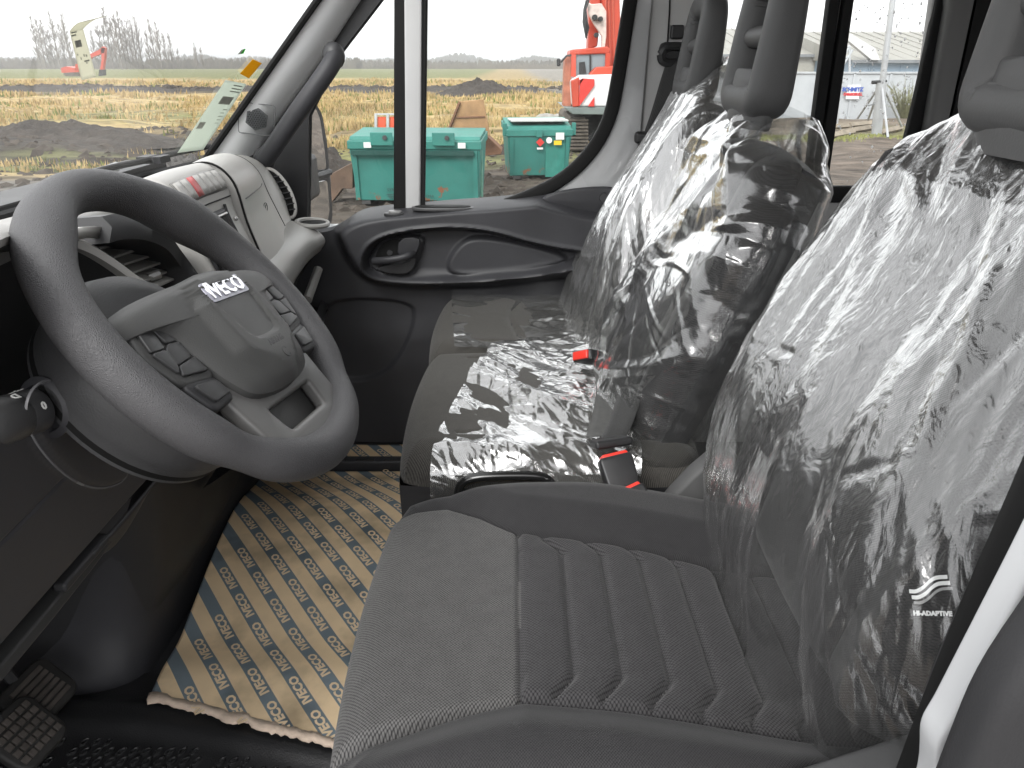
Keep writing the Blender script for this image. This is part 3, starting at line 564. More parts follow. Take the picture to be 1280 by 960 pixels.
van = thing('van_body', 'white van cab body with grey pillars, windscreen and rubber floor around the seats', 'van body', loc=(0, 1.1, 0))
MB().box((.88, 1.12, .74), (3.5, 1.76, .08)).build('cab_floor', blk, van)
MB().box((1.28, 1.12, 2.39), (2.75, 1.9, .06)).build('roof', headl, van)
MB().box((2.66, 1.12, 1.6), (.06, 1.8, 1.7)).build('rear_bulkhead', grey_lt, van)
# windscreen
def wsx(y, z): return -.80 + .05 * ((y - 1.1) / .8) ** 2 + (z - 1.573) / 1.13
q = MB(); q.grid(np.array([[(wsx(y, z), y, z) for z in np.linspace(1.5, 2.32, 12)] for y in np.linspace(.26, 1.885, 24)])); q.build('windscreen', glass, van, smooth=180)
MB().loft([[(wsx(y, 2.3) + dx, y, 2.3 + dz) for dx, dz in ((-.03, 0), (.14, .02), (.14, .1), (-.03, .1))] for y in np.linspace(.2, 2.0, 10)]).build('roof_header', headl, van)
q = MB(); q.tube([(wsx(y, 1.575) + .006, y, 1.578) for y in np.linspace(.26, 1.88, 24)], .012, 8); q.tube([(wsx(1.882, z) + .006, 1.878, z) for z in np.linspace(1.57, 2.3, 12)], .008, 8); q.build('windscreen_seal', rub, van)
# passenger side A pillar
E1 = [pt(u, v, y=1.885) for u, v in ((245, 212), (300, 134), (347, 67), (394, 0), (414, -28), (480, -120))]
E2 = [pt(u, v, y=1.94) for u, v in ((314, 206), (332, 170), (400, 75), (449, 0), (468, -28), (530, -120))]
E1 = spline(E1, 24); E2 = spline(E2, 24); rings = []
for a, c in zip(E1, E2):
    nn = np.array([.3, -1, -.25]); nn /= np.linalg.norm(nn)
    rings.append([a + (c - a) * t + nn * .015 * math.sin(math.pi * min(1, t * 1.05)) ** .7 for t in np.linspace(0, 1, 12)] + [c + np.array([0, .06, 0]), a + np.array([0, .06, 0])])
ap = MB().loft(rings).build('pillar_trim', mat('pillar_grey', (.78, .79, .80), .45, .4, .04, 5, .1, 500), van, smooth=50)
nz = np.array([.3, -1, -.25]); nz /= np.linalg.norm(nz); _r = pt(320, 149, y=1) - CAM; _r /= np.linalg.norm(_r)
_c = [(a + (c - a) * t + nz * (.0155 * math.sin(math.pi * min(1, t * 1.05)) ** .7)) for a, c in zip(E1, E2) for t in (.35, .4, .45, .5, .55)]
ctr = min(_c, key=lambda p: np.linalg.norm(np.cross(p - CAM, _r))) + nz * .001
ux = E2[10] - E1[10]; ux -= nz * (ux @ nz); ux /= np.linalg.norm(ux); uy = np.cross(nz, ux)
link('speaker_hexagon', plate([[(.026 * math.cos(a), .026 * math.sin(a)) for a in np.linspace(0, 2 * math.pi, 6, endpoint=False) + .4]], (ctr, ux, uy, nz), .004, .001), mat('hex_grille_grey', (.12, .125, .13), .6, .3, .2, 400), ap)
q = MB()
for i in range(-4, 5):
    for j in range(-4, 5):
        a = np.array([(i + .5 * (j % 2)) * .0055, j * .0048])
        if np.hypot(*a) < .022: q.box(ctr + ux * a[0] + uy * a[1] + nz * .003, (.002, .002, .002))
kind(q.build('grille_holes', void, ap, smooth=0), 'stuff')
rr_ = [(-.040, -.036), (.040, -.036), (.040, .036), (-.040, .036)]
q = MB(); q.tube([ctr + ux * a + uy * c + nz * .001 for a, c in rnd(rr_, .006)], .0012, 5, closed=True); q.build('cover_outline', mat('groove_grey', (.16, .165, .17), .6, .3, .05), ap)
q = MB(); q.tube(spline([pt(*p, y=yy_) for *p, yy_ in ((326, 206, 1.86), (343, 182, 1.835), (372, 140, 1.825), (398, 104, 1.83), (414, 80, 1.845), (421, 64, 1.87))], 24), [.012] + [.021] * 22 + [.012], 12); gh = q.build('grab_handle', blk_s, van, smooth=70)
MB().ball(pt(417, 70, y=1.86), (.026, .02, .03)).build('handle_mount', blk, gh); MB().ball(pt(330, 200, y=1.86), (.026, .02, .03)).build('handle_mount', blk, gh)
# far side body behind the passenger door: B pillar, rear side wall with the sliding window
XZ = lambda px, y: [(p[0], p[2]) for p in (pt(u, v, y=y) for u, v in px)]
FR = lambda y: ((0, y, 0), (1, 0, 0), (0, 0, 1), (0, -1, 0))
yb = 1.985
link('pillar_gap_seal', plate([XZ([(806, -60), (836, -60), (812, 110), (806, 180), (790, 260), (765, 420), (745, 420), (770, 260), (790, 180), (799, 105)], yb + .02)], FR(yb + .02), .02, .004), rub, van)
bp_ = link('pillar_trim', plate([XZ([(818, -110), (880, -110), (872, 0), (866, 100), (862, 300), (850, 430), (770, 430), (790, 262), (803, 175), (808, 110), (815, 0)], yb)], FR(yb), .03, .008), mat('pillar_grey_light', (.46, .46, .455), .5, .4, .04, 5, .1, 400), van)
q = MB(); q.tube([pt(u, v, y=yb - .017) for u, v in ((838, -60), (837, 10), (834, 60))], .002, 5); q.build('trim_joint', rub, bp_)
link('side_wall', plate([XZ([(866, -150), (1560, -150), (1500, 800), (850, 800), (862, 200)], 2.0), XZ(rnd([(884, -130), (874, 241), (1128, 240), (1145, 150), (1184, -130)], 18), 2.0)], FR(2.0), .03, .006), grey_lt, van)
rw = link('window_frame', plate([XZ(rnd([(876, -135), (868, 250), (1135, 250), (1162, 130), (1187, 0), (1200, -135)], 18), 1.985), XZ(rnd([(884, -120), (875, 235), (1118, 235), (1146, 120), (1172, 0), (1182, -120)], 14), 1.985)], FR(1.985), .025, .006), rub, van)
for px in ([(1043, -60), (1054, -60), (1021, 180), (1016, 238), (1006, 238), (1012, 180)], [(1063, -60), (1071, -60), (1029, 238), (1019, 238), (1026, 180)]): link('window_divider', plate([XZ(px, 1.985)], FR(1.982), .03, .003), rub, rw)
link('window_track', plate([XZ([(1054, -60), (1063, -60), (1022, 238), (1015, 238)], 1.99)], FR(1.995), .012), mat('white_window_track', (.8, .8, .8), .4, .4, .04), rw)
link('window_glass', plate([XZ([(876, -130), (1182, -130), (1120, 240), (870, 240)], 2.0)], FR(2.0), .004), glass_d, rw)
q = MB(); rg = random.Random(5)
for i in range(190):
    u = rg.uniform(1028, 1160); v = rg.uniform(2, 160) if rg.random() < .8 else rg.uniform(100, 235); r_ = rg.choice([.0012, .0016, .002, .003])
    q.ball(pt(u, v, y=1.9965), (r_, .0012, r_ * rg.uniform(1, 1.4)), 7, 5)
kind(q.build('water_drops', thinmat('droplet_glint_white', (.95, .95, .95), .7), rw, fixn=False), 'stuff')  # drops coloured white to stand in for their highlights
link('pillar_trim', plate([XZ([(1189, -150), (1216, -150), (1214, 0), (1180, 160), (1160, 260), (1140, 260), (1160, 160), (1187, 10)], 1.965)], FR(1.965), .05, .012), mat('pillar_charcoal', (.13, .13, .128), .5, .4, .05, 5, .1, 400), van)
link('pillar_seal', plate([XZ([(1220, -150), (1245, -150), (1232, 0), (1200, 150), (1180, 150), (1212, 0)], 1.96)], FR(1.96), .04, .004), rub, van)
# near side: driver's door opening edge and the closed rear part of the side
FN = lambda y: ((0, y, 0), (1, 0, 0), (0, 0, 1), (0, -1, 0))
def XZn(px, y): return XZ(px, y)
nb = link('door_pillar', plate([rnd([(.235, .75), (.236, 1.30), (.243, 1.42), (.236, 1.455), (.240, 1.47), (.258, 1.573), (.285, 1.75), (.40, 2.36), (.66, 2.36), (.66, .75)], .02)], FN(.318), .02, .003), paint, van)
q = MB(); q.loft([[(x + .03, .395, z), (x + .004, .392, z), (x - .002, .378, z), (x - .004, .352, z), (x - .001, .334, z), (x + .03, .331, z)] for x, z in [(p[0], p[1]) for p in spline([(.258, .75), (.262, 1.2), (.270, 1.353), (.280, 1.47), (.293, 1.58), (.325, 1.85), (.40, 2.34)], 30)]]); q.build('door_seal', rub, nb, smooth=60)
link('outer_trim', plate([rnd([(.220, .75), (.220, 1.36), (.223, 1.46), (.228, 1.535), (.240, 1.575), (.265, 1.66), (.31, 1.80), (.66, 1.80), (.66, .75)], .05)], FN(.27), .03, .01), dgrey, nb)
q = MB(); q.tube(spline([(.236, .252, .75), (.236, .252, 1.36), (.242, .252, 1.48), (.256, .252, 1.58), (.30, .252, 1.70)], 24), .003, 6); q.build('trim_groove', rub, nb)
link('outer_flange', plate([rnd([(.236, .75), (.236, 1.38), (.25, 1.5), (.275, 1.62), (.66, 1.7), (.66, .75)], .04)], FN(.247), .010, .003), paint, nb)
link('inner_pillar_trim', plate([rnd([(.30, .75), (.30, 1.4), (.34, 1.7), (.46, 2.36), (.72, 2.36), (.72, .75)], .05)], FN(.41), .02, .006), blk, nb)
link('side_wall', plate([[(.62, .8), (2.66, .8), (2.66, 2.36), (.62, 2.36)], [(.8, 1.5), (2.4, 1.5), (2.4, 2.2), (.8, 2.2)]], FN(.3), .06, .004), paint, van)
MB().box((1.1, .28, .62), (3.9, .12, .34)).build('door_sill', paint, van, bevel=.02)
MB().box((-.35, 2.06, .9), (1.6, .06, 1.0)).build('outer_door_skin', paint, van, bevel=.02)

# ---------------- passenger door
door = thing('passenger_door', 'black trimmed passenger door with window, pull handle and pocket', 'van door', loc=(0, 1.97, .8))
yd = 1.975
win1 = [(386, 300), (388, 145), (426, 68), (480, -2), (496, -26), (495, 300)]
win2 = [(533, -200), (527, 300), (600, 262), (650, 247), (702, 222), (737, 188), (758, 150), (767, 110), (784, 0), (800, -100), (804, -200)]
W2 = [tuple(p) for p in chaikin(win2[2:10], 2, closed=False)]; win2s = [win2[0], win2[1]] + W2 + [win2[-1]]
link('frame_paint', plate([XZ([(496, -230), (840, -230), (812, 0), (803, 105), (798, 166), (790, 212), (776, 300), (500, 330)], yd), XZ(win2s, yd)], FR(yd), .03, .004), paint_g, door)
def offs(px, d):
    P = np.array(px, float); out = []
    for i in range(len(P)):
        a = P[i] - P[i - 1]; c = P[(i + 1) % len(P)] - P[i]; a /= np.linalg.norm(a) + 1e-9; c /= np.linalg.norm(c) + 1e-9; t = a + c; t /= np.linalg.norm(t) + 1e-9; out.append(P[i] + np.array([t[1], -t[0]]) * d)
    return out
area = sum(win2s[i - 1][0] * win2s[i][1] - win2s[i][0] * win2s[i - 1][1] for i in range(len(win2s)))
sg_ = -1 if area < 0 else 1
link('window_seal', plate([XZ(offs(win2s, 9 * sg_), yd - .012), XZ(offs(win2s, -1.5 * sg_), yd - .012)], FR(yd - .012), .024, .006), rub, door)
link('front_frame', plate([XZ([(318, 300), (318, 212), (345, 165), (402, 75), (451, 0), (470, -30), (508, -60), (508, 300)], yd), XZ(win1, yd)], FR(yd), .035, .005), blk, door)
link('window_post', plate([XZ([(508, -60), (525, -60), (523, 280), (510, 280)], yd - .02)], FR(yd - .02), .022, .006), mat('post_grey', (.5, .5, .5), .4, .4, .04), door)
link('post_seal', plate([XZ([(496, -60), (508.5, -60), (509, 280), (495, 280)], yd - .018)], FR(yd - .018), .022, .005), rub, door)
wg = link('window_glass', plate([XZ(offs(win2s, 4 * sg_), yd + .004)], FR(yd + .004), .004), glass, door)
link('quarter_glass', plate([XZ([(380, 305), (382, 140), (480, -10), (500, -30), (500, 305)], yd + .004)], FR(yd + .004), .004), glass, door)
# door trim: one moulded panel, height field over (x, z)
top_px = [(404, 292), (419, 286), (446, 267), (478, 262), (518, 259), (564, 255), (610, 252), (662, 247), (708, 238), (767, 234), (790, 236)]
tp = np.array([(p[0], p[2]) for p in (pt(u, v, y=1.93) for u, v in top_px)])
nx, nz_ = 260, 190; xs = np.linspace(-.70, .36, nx); zt = np.interp(xs, tp[:, 0], tp[:, 1]); zt = np.where(xs < tp[0, 0], tp[0, 1] - .0, zt)
zt = np.convolve(np.pad(zt, 6, mode='edge'), np.ones(13) / 13, 'valid')
vv = np.linspace(0, 1, nz_) ; X = np.repeat(xs[:, None], nz_, 1); Z = .80 + (zt[:, None] - .80) * vv[None]
D = lambda px, y=1.895: XZ(px, y)
bulge = D(chaikin([(413, 287), (446, 264), (520, 255), (640, 246), (700, 240), (790, 236), (790, 335), (745, 343), (660, 354), (600, 360), (520, 361), (470, 357), (447, 347), (432, 325)], 2))
rec = D(chaikin([(455, 330), (460, 308), (478, 294), (510, 286), (560, 281), (612, 285), (676, 304), (742, 313), (730, 326), (680, 339), (610, 346), (540, 352), (490, 352), (464, 345)], 2), 1.91)
bez = D(chaikin([(459, 331), (466, 312), (482, 297), (512, 293), (531, 295), (530, 308), (521, 332), (511, 344), (478, 341)], 2), 1.915)
pock = D(chaikin([(557, 329), (570, 306), (590, 294), (628, 297), (675, 307), (704, 317), (712, 327), (660, 338), (594, 345), (563, 343)], 2), 1.915)
corner = D(chaikin([(655, 247), (708, 236), (767, 232), (776, 240), (770, 275), (700, 262)], 1))
lower = D(chaikin([(400, 380), (450, 372), (515, 378), (520, 400), (505, 440), (480, 470), (430, 480), (395, 450)], 2), 1.95)
sB = sdf(bulge, X, Z); sR = sdf(rec, X, Z); sZ = sdf(bez, X, Z); sP = sdf(pock, X, Z); sC = sdf(corner, X, Z); sL = sdf(lower, X, Z)
hh = .085 * sstep(.022, -.03, sB) * (1 - .75 * sstep(.008, -.012, sC))
hh -= .05 * sstep(.004, -.014, sR) * sstep(.03, -.05, sB)
hh += .012 * sstep(.002, -.004, sZ) - .02 * np.exp(-(sZ / .0022) ** 2) * .15
hh += .018 * sstep(.004, -.010, sP)
hh -= .012 * sstep(.004, -.01, sL)
hh += .004 * np.exp(-((sR - .006) / .004) ** 2)
hh = hh * sstep(0, .018, (zt[:, None] - Z) + .004) 
hh += .012 * vnoise(X * 3, Z * 3, 31) * sstep(1.2, 1.1, Z)
Yd = 1.955 - hh; Yd[:, -1] = 2.0
trim_o = MB().grid(np.stack([X, Yd, Z], 2)).build('door_trim', blk_s, door, smooth=60)
link('corner_panel', plate([XZ(chaikin([(672, 250), (708, 239), (764, 235), (772, 242), (768, 268), (720, 262)], 2), 1.93)], FR(1.93), .02, .006), blk_s, door)
q = MB(); q.lathe([(.0001, 0), (.011, 0), (.012, .003), (.012, .006)], pt(755, 247, y=1.916), (0, 1, 0), 18); q.build('round_cap', blk, door)
# lever handle inside its bezel
hb = link('handle_recess', plate([D(chaikin([(468, 327), (473, 309), (486, 299), (505, 298), (502, 318), (493, 326)], 2), 1.905)], FR(1.904), .006), void, door)
lv = spline([pt(u, v, y=yy_) for u, v, yy_ in ((465, 326, 1.895), (480, 325, 1.878), (497, 323, 1.872), (512, 319, 1.878), (520, 317, 1.895))], 20)
q = MB(); q.loft([[p + np.array([0, a * .9, b_]) for a, b_ in ((-.007, .004), (.0, .0085), (.007, .006), (.007, -.006), (0, -.010), (-.007, -.006))] for p in lv]); lev = q.build('door_lever', blk_s, door, smooth=60)
link('lever_plate', plate([D(chaikin([(500, 299), (522, 297), (524, 306), (518, 318), (498, 320)], 1), 1.895)], FR(1.896), .012, .003), blk_s, door)
link('lever_foot', plate([D(chaikin([(474, 333), (510, 330), (520, 317), (517, 335), (505, 342), (478, 339)], 1), 1.897)], FR(1.899), .012, .003), blk, door)
MB().lathe([(.001, 0), (.007, 0), (.007, .004)], pt(487, 316, y=1.898), (0, 1, 0), 12).build('screw_cap', dgrey, door)
for u, v in ((613, 307), (643, 324)): q = MB(); q.tube([pt(u, v, y=1.9075) + np.array([.009 * math.cos(a), 0, .009 * math.sin(a)]) for a in np.linspace(0, 6.28, 16, endpoint=False)], .0008, 4, closed=True); q.build('clip_mark', void, door)
# top of the arm rest: window switch and a grab pocket
def topslot(u0, u1, v0, v1, y0, y1, name, m, dz=.004, r=.012):
    a, c = pt(u0, (v0 + v1) / 2, y=y0), pt(u1, (v0 + v1) / 2, y=y0); L = c[0] - a[0]; zz = max(a[2], c[2]) + dz; th = math.atan2(c[2] - a[2], L)
    ex = (math.cos(th), 0, math.sin(th)); return plate([chaikin([(0, 0), (L, 0), (L, y1 - y0), (0, y1 - y0)], 3)], ((a[0], y0, a[2] + dz), ex, (0, 1, 0), (-ex[2], 0, ex[0])), .008, .002), ex, a, L
me, *_ = topslot(514, 592, 268, 254, 1.885, 1.935, 'pocket_rim', blk, -.003); link('pocket_rim', me, mat('pocket_rim_grey', (.06, .06, .062), .35, .5, .05), door)
me, *_ = topslot(518, 587, 267, 256, 1.890, 1.930, 'pocket', void, .0005); link('armrest_pocket', me, void, door)
me, *_ = topslot(480, 503, 272, 264, 1.885, 1.91, 'switch_bezel', blk, -.002); link('switch_bezel', me, blk, door)
me, *_ = topslot(486, 501, 270, 265, 1.889, 1.906, 'window_switch', silver, .003); link('window_switch', me, mat('switch_grey', (.2, .2, .2), .35, .5, .05), door)
# outside mirror carried by the door
mirc = mat('mirror_shell', (.035, .035, .037), .5, .45, .1, 8, .2, 300); mirg = bpy.data.materials.new('mirror_silver'); mirg.use_nodes = True
b = mirg.node_tree.nodes['Principled BSDF']; b.inputs['Metallic'].default_value = 1; b.inputs['Roughness'].default_value = .03; b.inputs['Base Color'].default_value = (.8, .81, .82, 1)
def mp(u, v, d=0): return pt(u, v, y=2.13 + (u - 376) * .0055 + d)
mh = rnd([(374, 302), (374, 150), (382, 131), (394, 128), (403, 143), (409, 180), (413, 225), (416, 270), (411, 292), (404, 302)], 8)
q = MB(); A_ = [mp(u, v, .004) for u, v in mh]; cA = np.mean(A_, 0); q.loft([A_, [a + np.array([-.03, .015, 0]) for a in A_], [cA + (a - cA) * .8 + np.array([-.13, .03, 0]) for a in A_]]); mr_ = q.build('side_mirror', mirc, door)
def mglass(px, nm):
    a = [mp(u, v) for u, v in px]; return MB().loft([[p + np.array([-.002, .002, 0]) for p in a], a]).build(nm, mirg, mr_, smooth=0)
mglass(rnd([(376, 214), (376, 150), (384, 136), (394, 134), (400, 148), (406, 190), (408, 212)], 5), 'main_glass'); mglass(rnd([(376, 298), (376, 231), (409, 225), (412, 262), (407, 290), (401, 298)], 5), 'wide_glass')
q = MB(); q.tube([mp(374, 225, -.01), mp(400, 219, -.012), mp(412, 215, -.006)], .010, 8); q.build('divider_bar', mirc, mr_)
MB().box(pt(376, 225, y=2.1), (.05, .22, .12)).build('mirror_arm', mirc, mr_, bevel=.015)

# ---------------- papers stuck on the windscreen, wiper
def wsp(u, v, off=0):
    """point of the windscreen seen at that place in the photo"""
    d = pt(u, v, y=1) - CAM; lo, hi = .3, 4
    for _ in range(60):
        m_ = (lo + hi) / 2; p = CAM + d * m_
        if p[0] < wsx(p[1], p[2]) : hi = m_
        else: lo = m_
    return CAM + d * (lo - off)
paper = thinmat('pale_print_paper', (.72, .71, .62), .75); ink = mat('grey_print', (.42, .43, .38), .7, .2, .1, 50)
def sheet(name, label, cat, quad, m, curl=0, n=14):
    a, b_, c, d = [np.array(q, float) for q in quad]   # bottom left, bottom right, top right, top left in the photo
    P = []
    for t in np.linspace(0, 1, n):
        row = []
        for s_ in np.linspace(0, 1, 8):
            p = (a + (b_ - a) * s_) * (1 - t) + (d + (c - d) * s_) * t
            row.append(wsp(*p, off=.012 + curl * max(0, t - .62) ** 2))
        P.append(row)
    return tag(MB().grid(P).build(name, m, smooth=180, solid=.0006), label, cat), quad
def strip_print(parent, quad, rects, m, off):
    a, b_, c, d = [np.array(q, float) for q in quad]
    for s0, s1, t0, t1 in rects:
        G = [[wsp(*((a + (b_ - a) * s_) * (1 - t) + (d + (c - d) * s_) * t), off=off) for s_ in (s0, s1)] for t in (t0, t1)]
        MB().grid(G).build('print_block', m, parent, smooth=0, solid=.0003)
cp, Q = sheet('paper_strip', 'curled pale paper strip with print stuck on the windscreen before the far excavator', 'paper strip', [(102, 100), (120, 96), (104, 36), (87, 40)], paper)
strip_print(cp, Q, [(.18, .62, .66, .8), (.12, .2, .5, .53), (.55, .62, .45, .5), (.7, .78, .43, .48), (.5, .85, .34, .37), (.3, .36, .4, .45), (.05, .4, .9, .93), (.08, .5, .96, .985), (.6, .68, .3, .33)], ink, .016)
# its curled top, bending away from the glass
a, b_ = wsp(87, 40, .012), wsp(104, 36, .012); upv = np.array([.45, -.1, .55]); upv /= np.linalg.norm(upv); cz = np.array([.62, -.75, .1]); G = []
for t in np.linspace(0, 1, 12): G.append([a + (b_ - a) * s_ + .013 * (math.sin(t * 1.9) * upv + (1 - math.cos(t * 1.9)) * np.array([.9, -.2, .1])) + s_ * t * np.array([.012, 0, .003]) for s_ in np.linspace(0, 1, 6)])
MB().grid(G).build('curled_end', thinmat('paper_back', (.66, .65, .56), .75), cp, smooth=180, solid=.0006)
lp, Q = sheet('paper_strip', 'pale green paper strip lying on the windscreen beside the grey pillar', 'paper strip', [(222, 191), (254, 187), (308, 105), (282, 100)], thinmat('pale_green_paper', (.66, .70, .64), .7))
strip_print(lp, Q, [(.35, .85, .68, .79), (.1, .35, .33, .42), (.5, .95, .86, .875), (.5, .95, .9, .915), (.5, .9, .945, .96), (.7, .9, .5, .51), (.7, .86, .55, .56), (.72, .9, .6, .61), (.74, .9, .45, .46), (.75, .9, .4, .41)], ink, .016)
sheet('yellow_sticker', 'plain yellow sticker on the windscreen above the pale green strip', 'sticker', [(300, 92), (311, 98), (327, 79), (316, 74)], thinmat('yellow_paper', (.75, .48, .02), .5))
gs, Q = sheet('round_sticker', 'tiny green and white sticker at the windscreen edge above the yellow one', 'sticker', [(297, 68), (304, 67), (307, 61), (302, 62)], thinmat('green_sticker', (.12, .5, .1), .6)); strip_print(gs, Q, [(0, .5, 0, 1)], white, .016)
q = MB(); q.tube(spline([wsp(u, v, -.04) for u, v in ((90, 229), (130, 212), (180, 201), (222, 191), (262, 183))], 30), [.006] * 30, 8); wb = q.build('wiper', rub, van)
q = MB(); q.tube([wsp(110, 222, -.05), wsp(146, 208, -.05)], .009, 8); q.build('wiper_arm', galv, wb); MB().box(wsp(192, 199, -.045), (.05, .05, .014)).build('wiper_joint', blk, wb)

# ================================================================== DASHBOARD
dash = thing('dashboard', 'pale grey and black van dashboard with vents, switch row and cup holder', 'dashboard', loc=(-.6, 1.1, 1.3))
def loft_y(stations, n=40, m=60):
    """surface through profiles (x, z) standing at several y; smooth both ways"""
    ys = np.array([s_[0] for s_ in stations]); Q = np.array([spline(s_[1], n) for s_ in stations])
    yi = np.linspace(ys[0], ys[-1], m); out = np.zeros((m, n, 3))
    from_i = np.interp(yi, ys, np.arange(len(ys)))
    E = np.concatenate([2 * Q[:1] - Q[1:2], Q, 2 * Q[-1:] - Q[-2:-1]]); i = np.minimum(from_i.astype(int), len(ys) - 2); f = (from_i - i)[:, None, None]
    a, b, c, d = E[i], E[i + 1], E[i + 2], E[i + 3]
    P = .5 * (2 * b + (c - a) * f + (2 * a - 5 * b + 4 * c - d) * f ** 2 + (3 * b - a - 3 * c + d) * f ** 3)
    out[:, :, 0] = P[:, :, 0]; out[:, :, 1] = yi[:, None]; out[:, :, 2] = P[:, :, 1]; return out
def closed_slab(P, dx=-.012, dz=-.012):
    """the surface plus its two ends folded inward so that it has thickness"""
    m, n, _ = P.shape; a = P[:1].copy(); b = P[-1:].copy()
    def inset(e, k): q = e.copy(); q[..., 0] += dx * k; q[..., 2] += dz * k * .3; return q
    r = np.linspace(0, 1, 5)[1:]
    A = [inset(a, 1.0 * (1 - math.cos(t * 1.57)) * 2.2) + np.array([0, -.006 * math.sin(t * 1.57), 0]) for t in r][::-1]; B = [inset(b, (1 - math.cos(t * 1.57)) * 2.2) + np.array([0, .006 * math.sin(t * 1.57), 0]) for t in r]
    return np.concatenate(A + [P] + B)
# top shelf along the windscreen
P = loft_y([(.26, [(-.80, 1.555), (-.74, 1.585), (-.66, 1.60), (-.58, 1.605), (-.55, 1.585)]), (.6, [(-.83, 1.555), (-.76, 1.585), (-.66, 1.61), (-.57, 1.622), (-.53, 1.60)]), (.95, [(-.83, 1.555), (-.76, 1.585), (-.68, 1.61), (-.575, 1.622), (-.55, 1.60)]), (1.35, [(-.82, 1.555), (-.75, 1.58), (-.66, 1.60), (-.58, 1.60), (-.55, 1.55)]), (1.86, [(-.765, 1.55), (-.73, 1.565), (-.69, 1.575), (-.65, 1.57), (-.62, 1.53)])], 24, 50)
MB().grid(P).build('top_shelf', dashm, dash, smooth=180)
# front body under the shelf, closes the view to the road below the glass
P = loft_y([(.26, [(-.55, 1.6), (-.56, 1.5), (-.62, 1.3), (-.80, 1.0), (-.86, .78)]), (1.0, [(-.56, 1.6), (-.60, 1.5), (-.66, 1.3), (-.80, 1.0), (-.86, .78)]), (1.1, [(-.56, 1.6), (-.56, 1.5), (-.58, 1.3), (-.62, 1.0), (-.68, .80)]), (1.9, [(-.62, 1.6), (-.6, 1.45), (-.62, 1.3), (-.64, 1.0), (-.70, .78)])], 24, 60)
MB().grid(P).build('carcass', blk, dash, smooth=180)
MB().box((-.93, 1.1, 1.1), (.1, 1.8, .95)).build('firewall', blk, dash)
# lower wall of the passenger footwell, with its rounded corner at the driver's side
rings = []
for z in np.linspace(.775, 1.34, 26):
    k_ = (z - .78) / .56; xw = -.655 + .03 * k_ + .10 * k_ ** 3 - .05 * math.exp(-((z - .78) / .05) ** 2) * 0; yc = 1.03 + .02 * k_ - .03 * math.exp(-((z - .80) / .06) ** 2)
    path = [(-.93, yc - .02), (-.80, yc), (xw - .06, yc + .015), (xw - .012, yc + .05), (xw, yc + .12), (xw, 1.4), (xw - .005, 1.70), (xw - .03, 1.80), (xw - .10, 1.9), (xw - .12, 1.96)]
    rings.append([(p[0], p[1], z) for p in spline(path, 44)])
MB().grid(np.array(rings)).build('footwell_wall', blk_s, dash, smooth=180)
q = MB(); q.tube(spline([(-.60, 1.30, 1.075), (-.605, 1.40, 1.08), (-.62, 1.52, 1.075)], 10), .003, 5); q.build('panel_crease', blk, dash)
# centre stack
prof = [(-.60, 1.60), (-.545, 1.642), (-.51, 1.642), (-.487, 1.612), (-.478, 1.57), (-.464, 1.53), (-.439, 1.455), (-.432, 1.36), (-.45, 1.27)]
Pst = loft_y([(1.115, [(p[0] + .008, p[1] + .004) for p in prof]), (1.2, [(p[0] + .003, p[1] + .004) for p in prof]), (1.325, prof)], 60, 26)
st = MB().grid(closed_slab(Pst)).build('centre_stack', dashl, dash, smooth=60)
def on(P, s_, t):
    """point and outward normal of a lofted surface at s_ (across y, 0..1) and t (down the profile, 0..1)"""
    m, n, _ = P.shape; i = min(max(s_ * (m - 1), 0), m - 1.001); j = min(max(t * (n - 1), 0), n - 1.001); a, b = int(i), int(j); f, g = i - a, j - b
    p = (P[a, b] * (1 - f) + P[a + 1, b] * f) * (1 - g) + (P[a, b + 1] * (1 - f) + P[a + 1, b + 1] * f) * g
    eu = P[a + 1, b] - P[a, b]; ev = P[a, b + 1] - P[a, b]; nn = np.cross(ev, eu); nn /= np.linalg.norm(nn)
    return p, (nn if nn[0] > 0 or nn[2] > .5 else -nn)
def patch(P, s0, s1, t0, t1, lift, k=6):
    return np.array([[on(P, s_, t)[0] + on(P, s_, t)[1] * lift for t in np.linspace(t0, t1, k)] for s_ in np.linspace(s0, s1, k)])
# face plate following the stack, with the switch row
MB().grid(patch(Pst, .03, .965, .285, .40, .0012)).build('switch_row_plate', mat('switch_plate_grey', (.22, .215, .205), .35, .5, .05), dash, smooth=180, solid=.002)
for i in range(7):
    s0 = .05 + i * .129
    MB().grid(patch(Pst, s0, s0 + .12, .295, .39, .0032, 4)).build('switch', mat('hazard_red', (.55, .12, .12), .4, .5, .05) if i == 2 else dashl, dash, smooth=180, solid=.003)
q = MB(); q.tube([on(Pst, s_, .435)[0] + on(Pst, s_, .435)[1] * .0005 for s_ in np.linspace(.05, .985, 14)], .0012, 5); q.build('stack_joint', void, dash)
# radio opening
G = patch(Pst, .05, .76, .475, .80, .0022, 12)
MB().grid(G).build('radio_surround', blk, dash, smooth=180, solid=.003)
MB().grid(patch(Pst, .08, .73, .49, .78, .005, 12)).build('radio_opening', void, dash, smooth=180, solid=.001)
for t, m_ in ((.5, silver), (.70, blk), (.74, dgrey)): q = MB(); q.tube([on(Pst, s_, t)[0] + on(Pst, s_, t)[1] * .007 for s_ in np.linspace(.1, .7, 8)], .0022, 6); q.build('radio_rail', m_, dash)
q = MB(); q.tube([on(Pst, .77, t)[0] + on(Pst, .77, t)[1] * .003 for t in np.linspace(.46, .82, 12)], .0025, 6); q.build('surround_edge', dgrey, dash)
for t in (.55, .72): q = MB(); q.ball(on(Pst, .90, t)[0] + on(Pst, .9, t)[1] * .002, .004, 8, 6); q.build('clip', silver, dash)
G = patch(Pst, .10, .22, .80, .90, .004, 5); MB().grid(G).build('small_rocker', silver, dash, smooth=180, solid=.006)
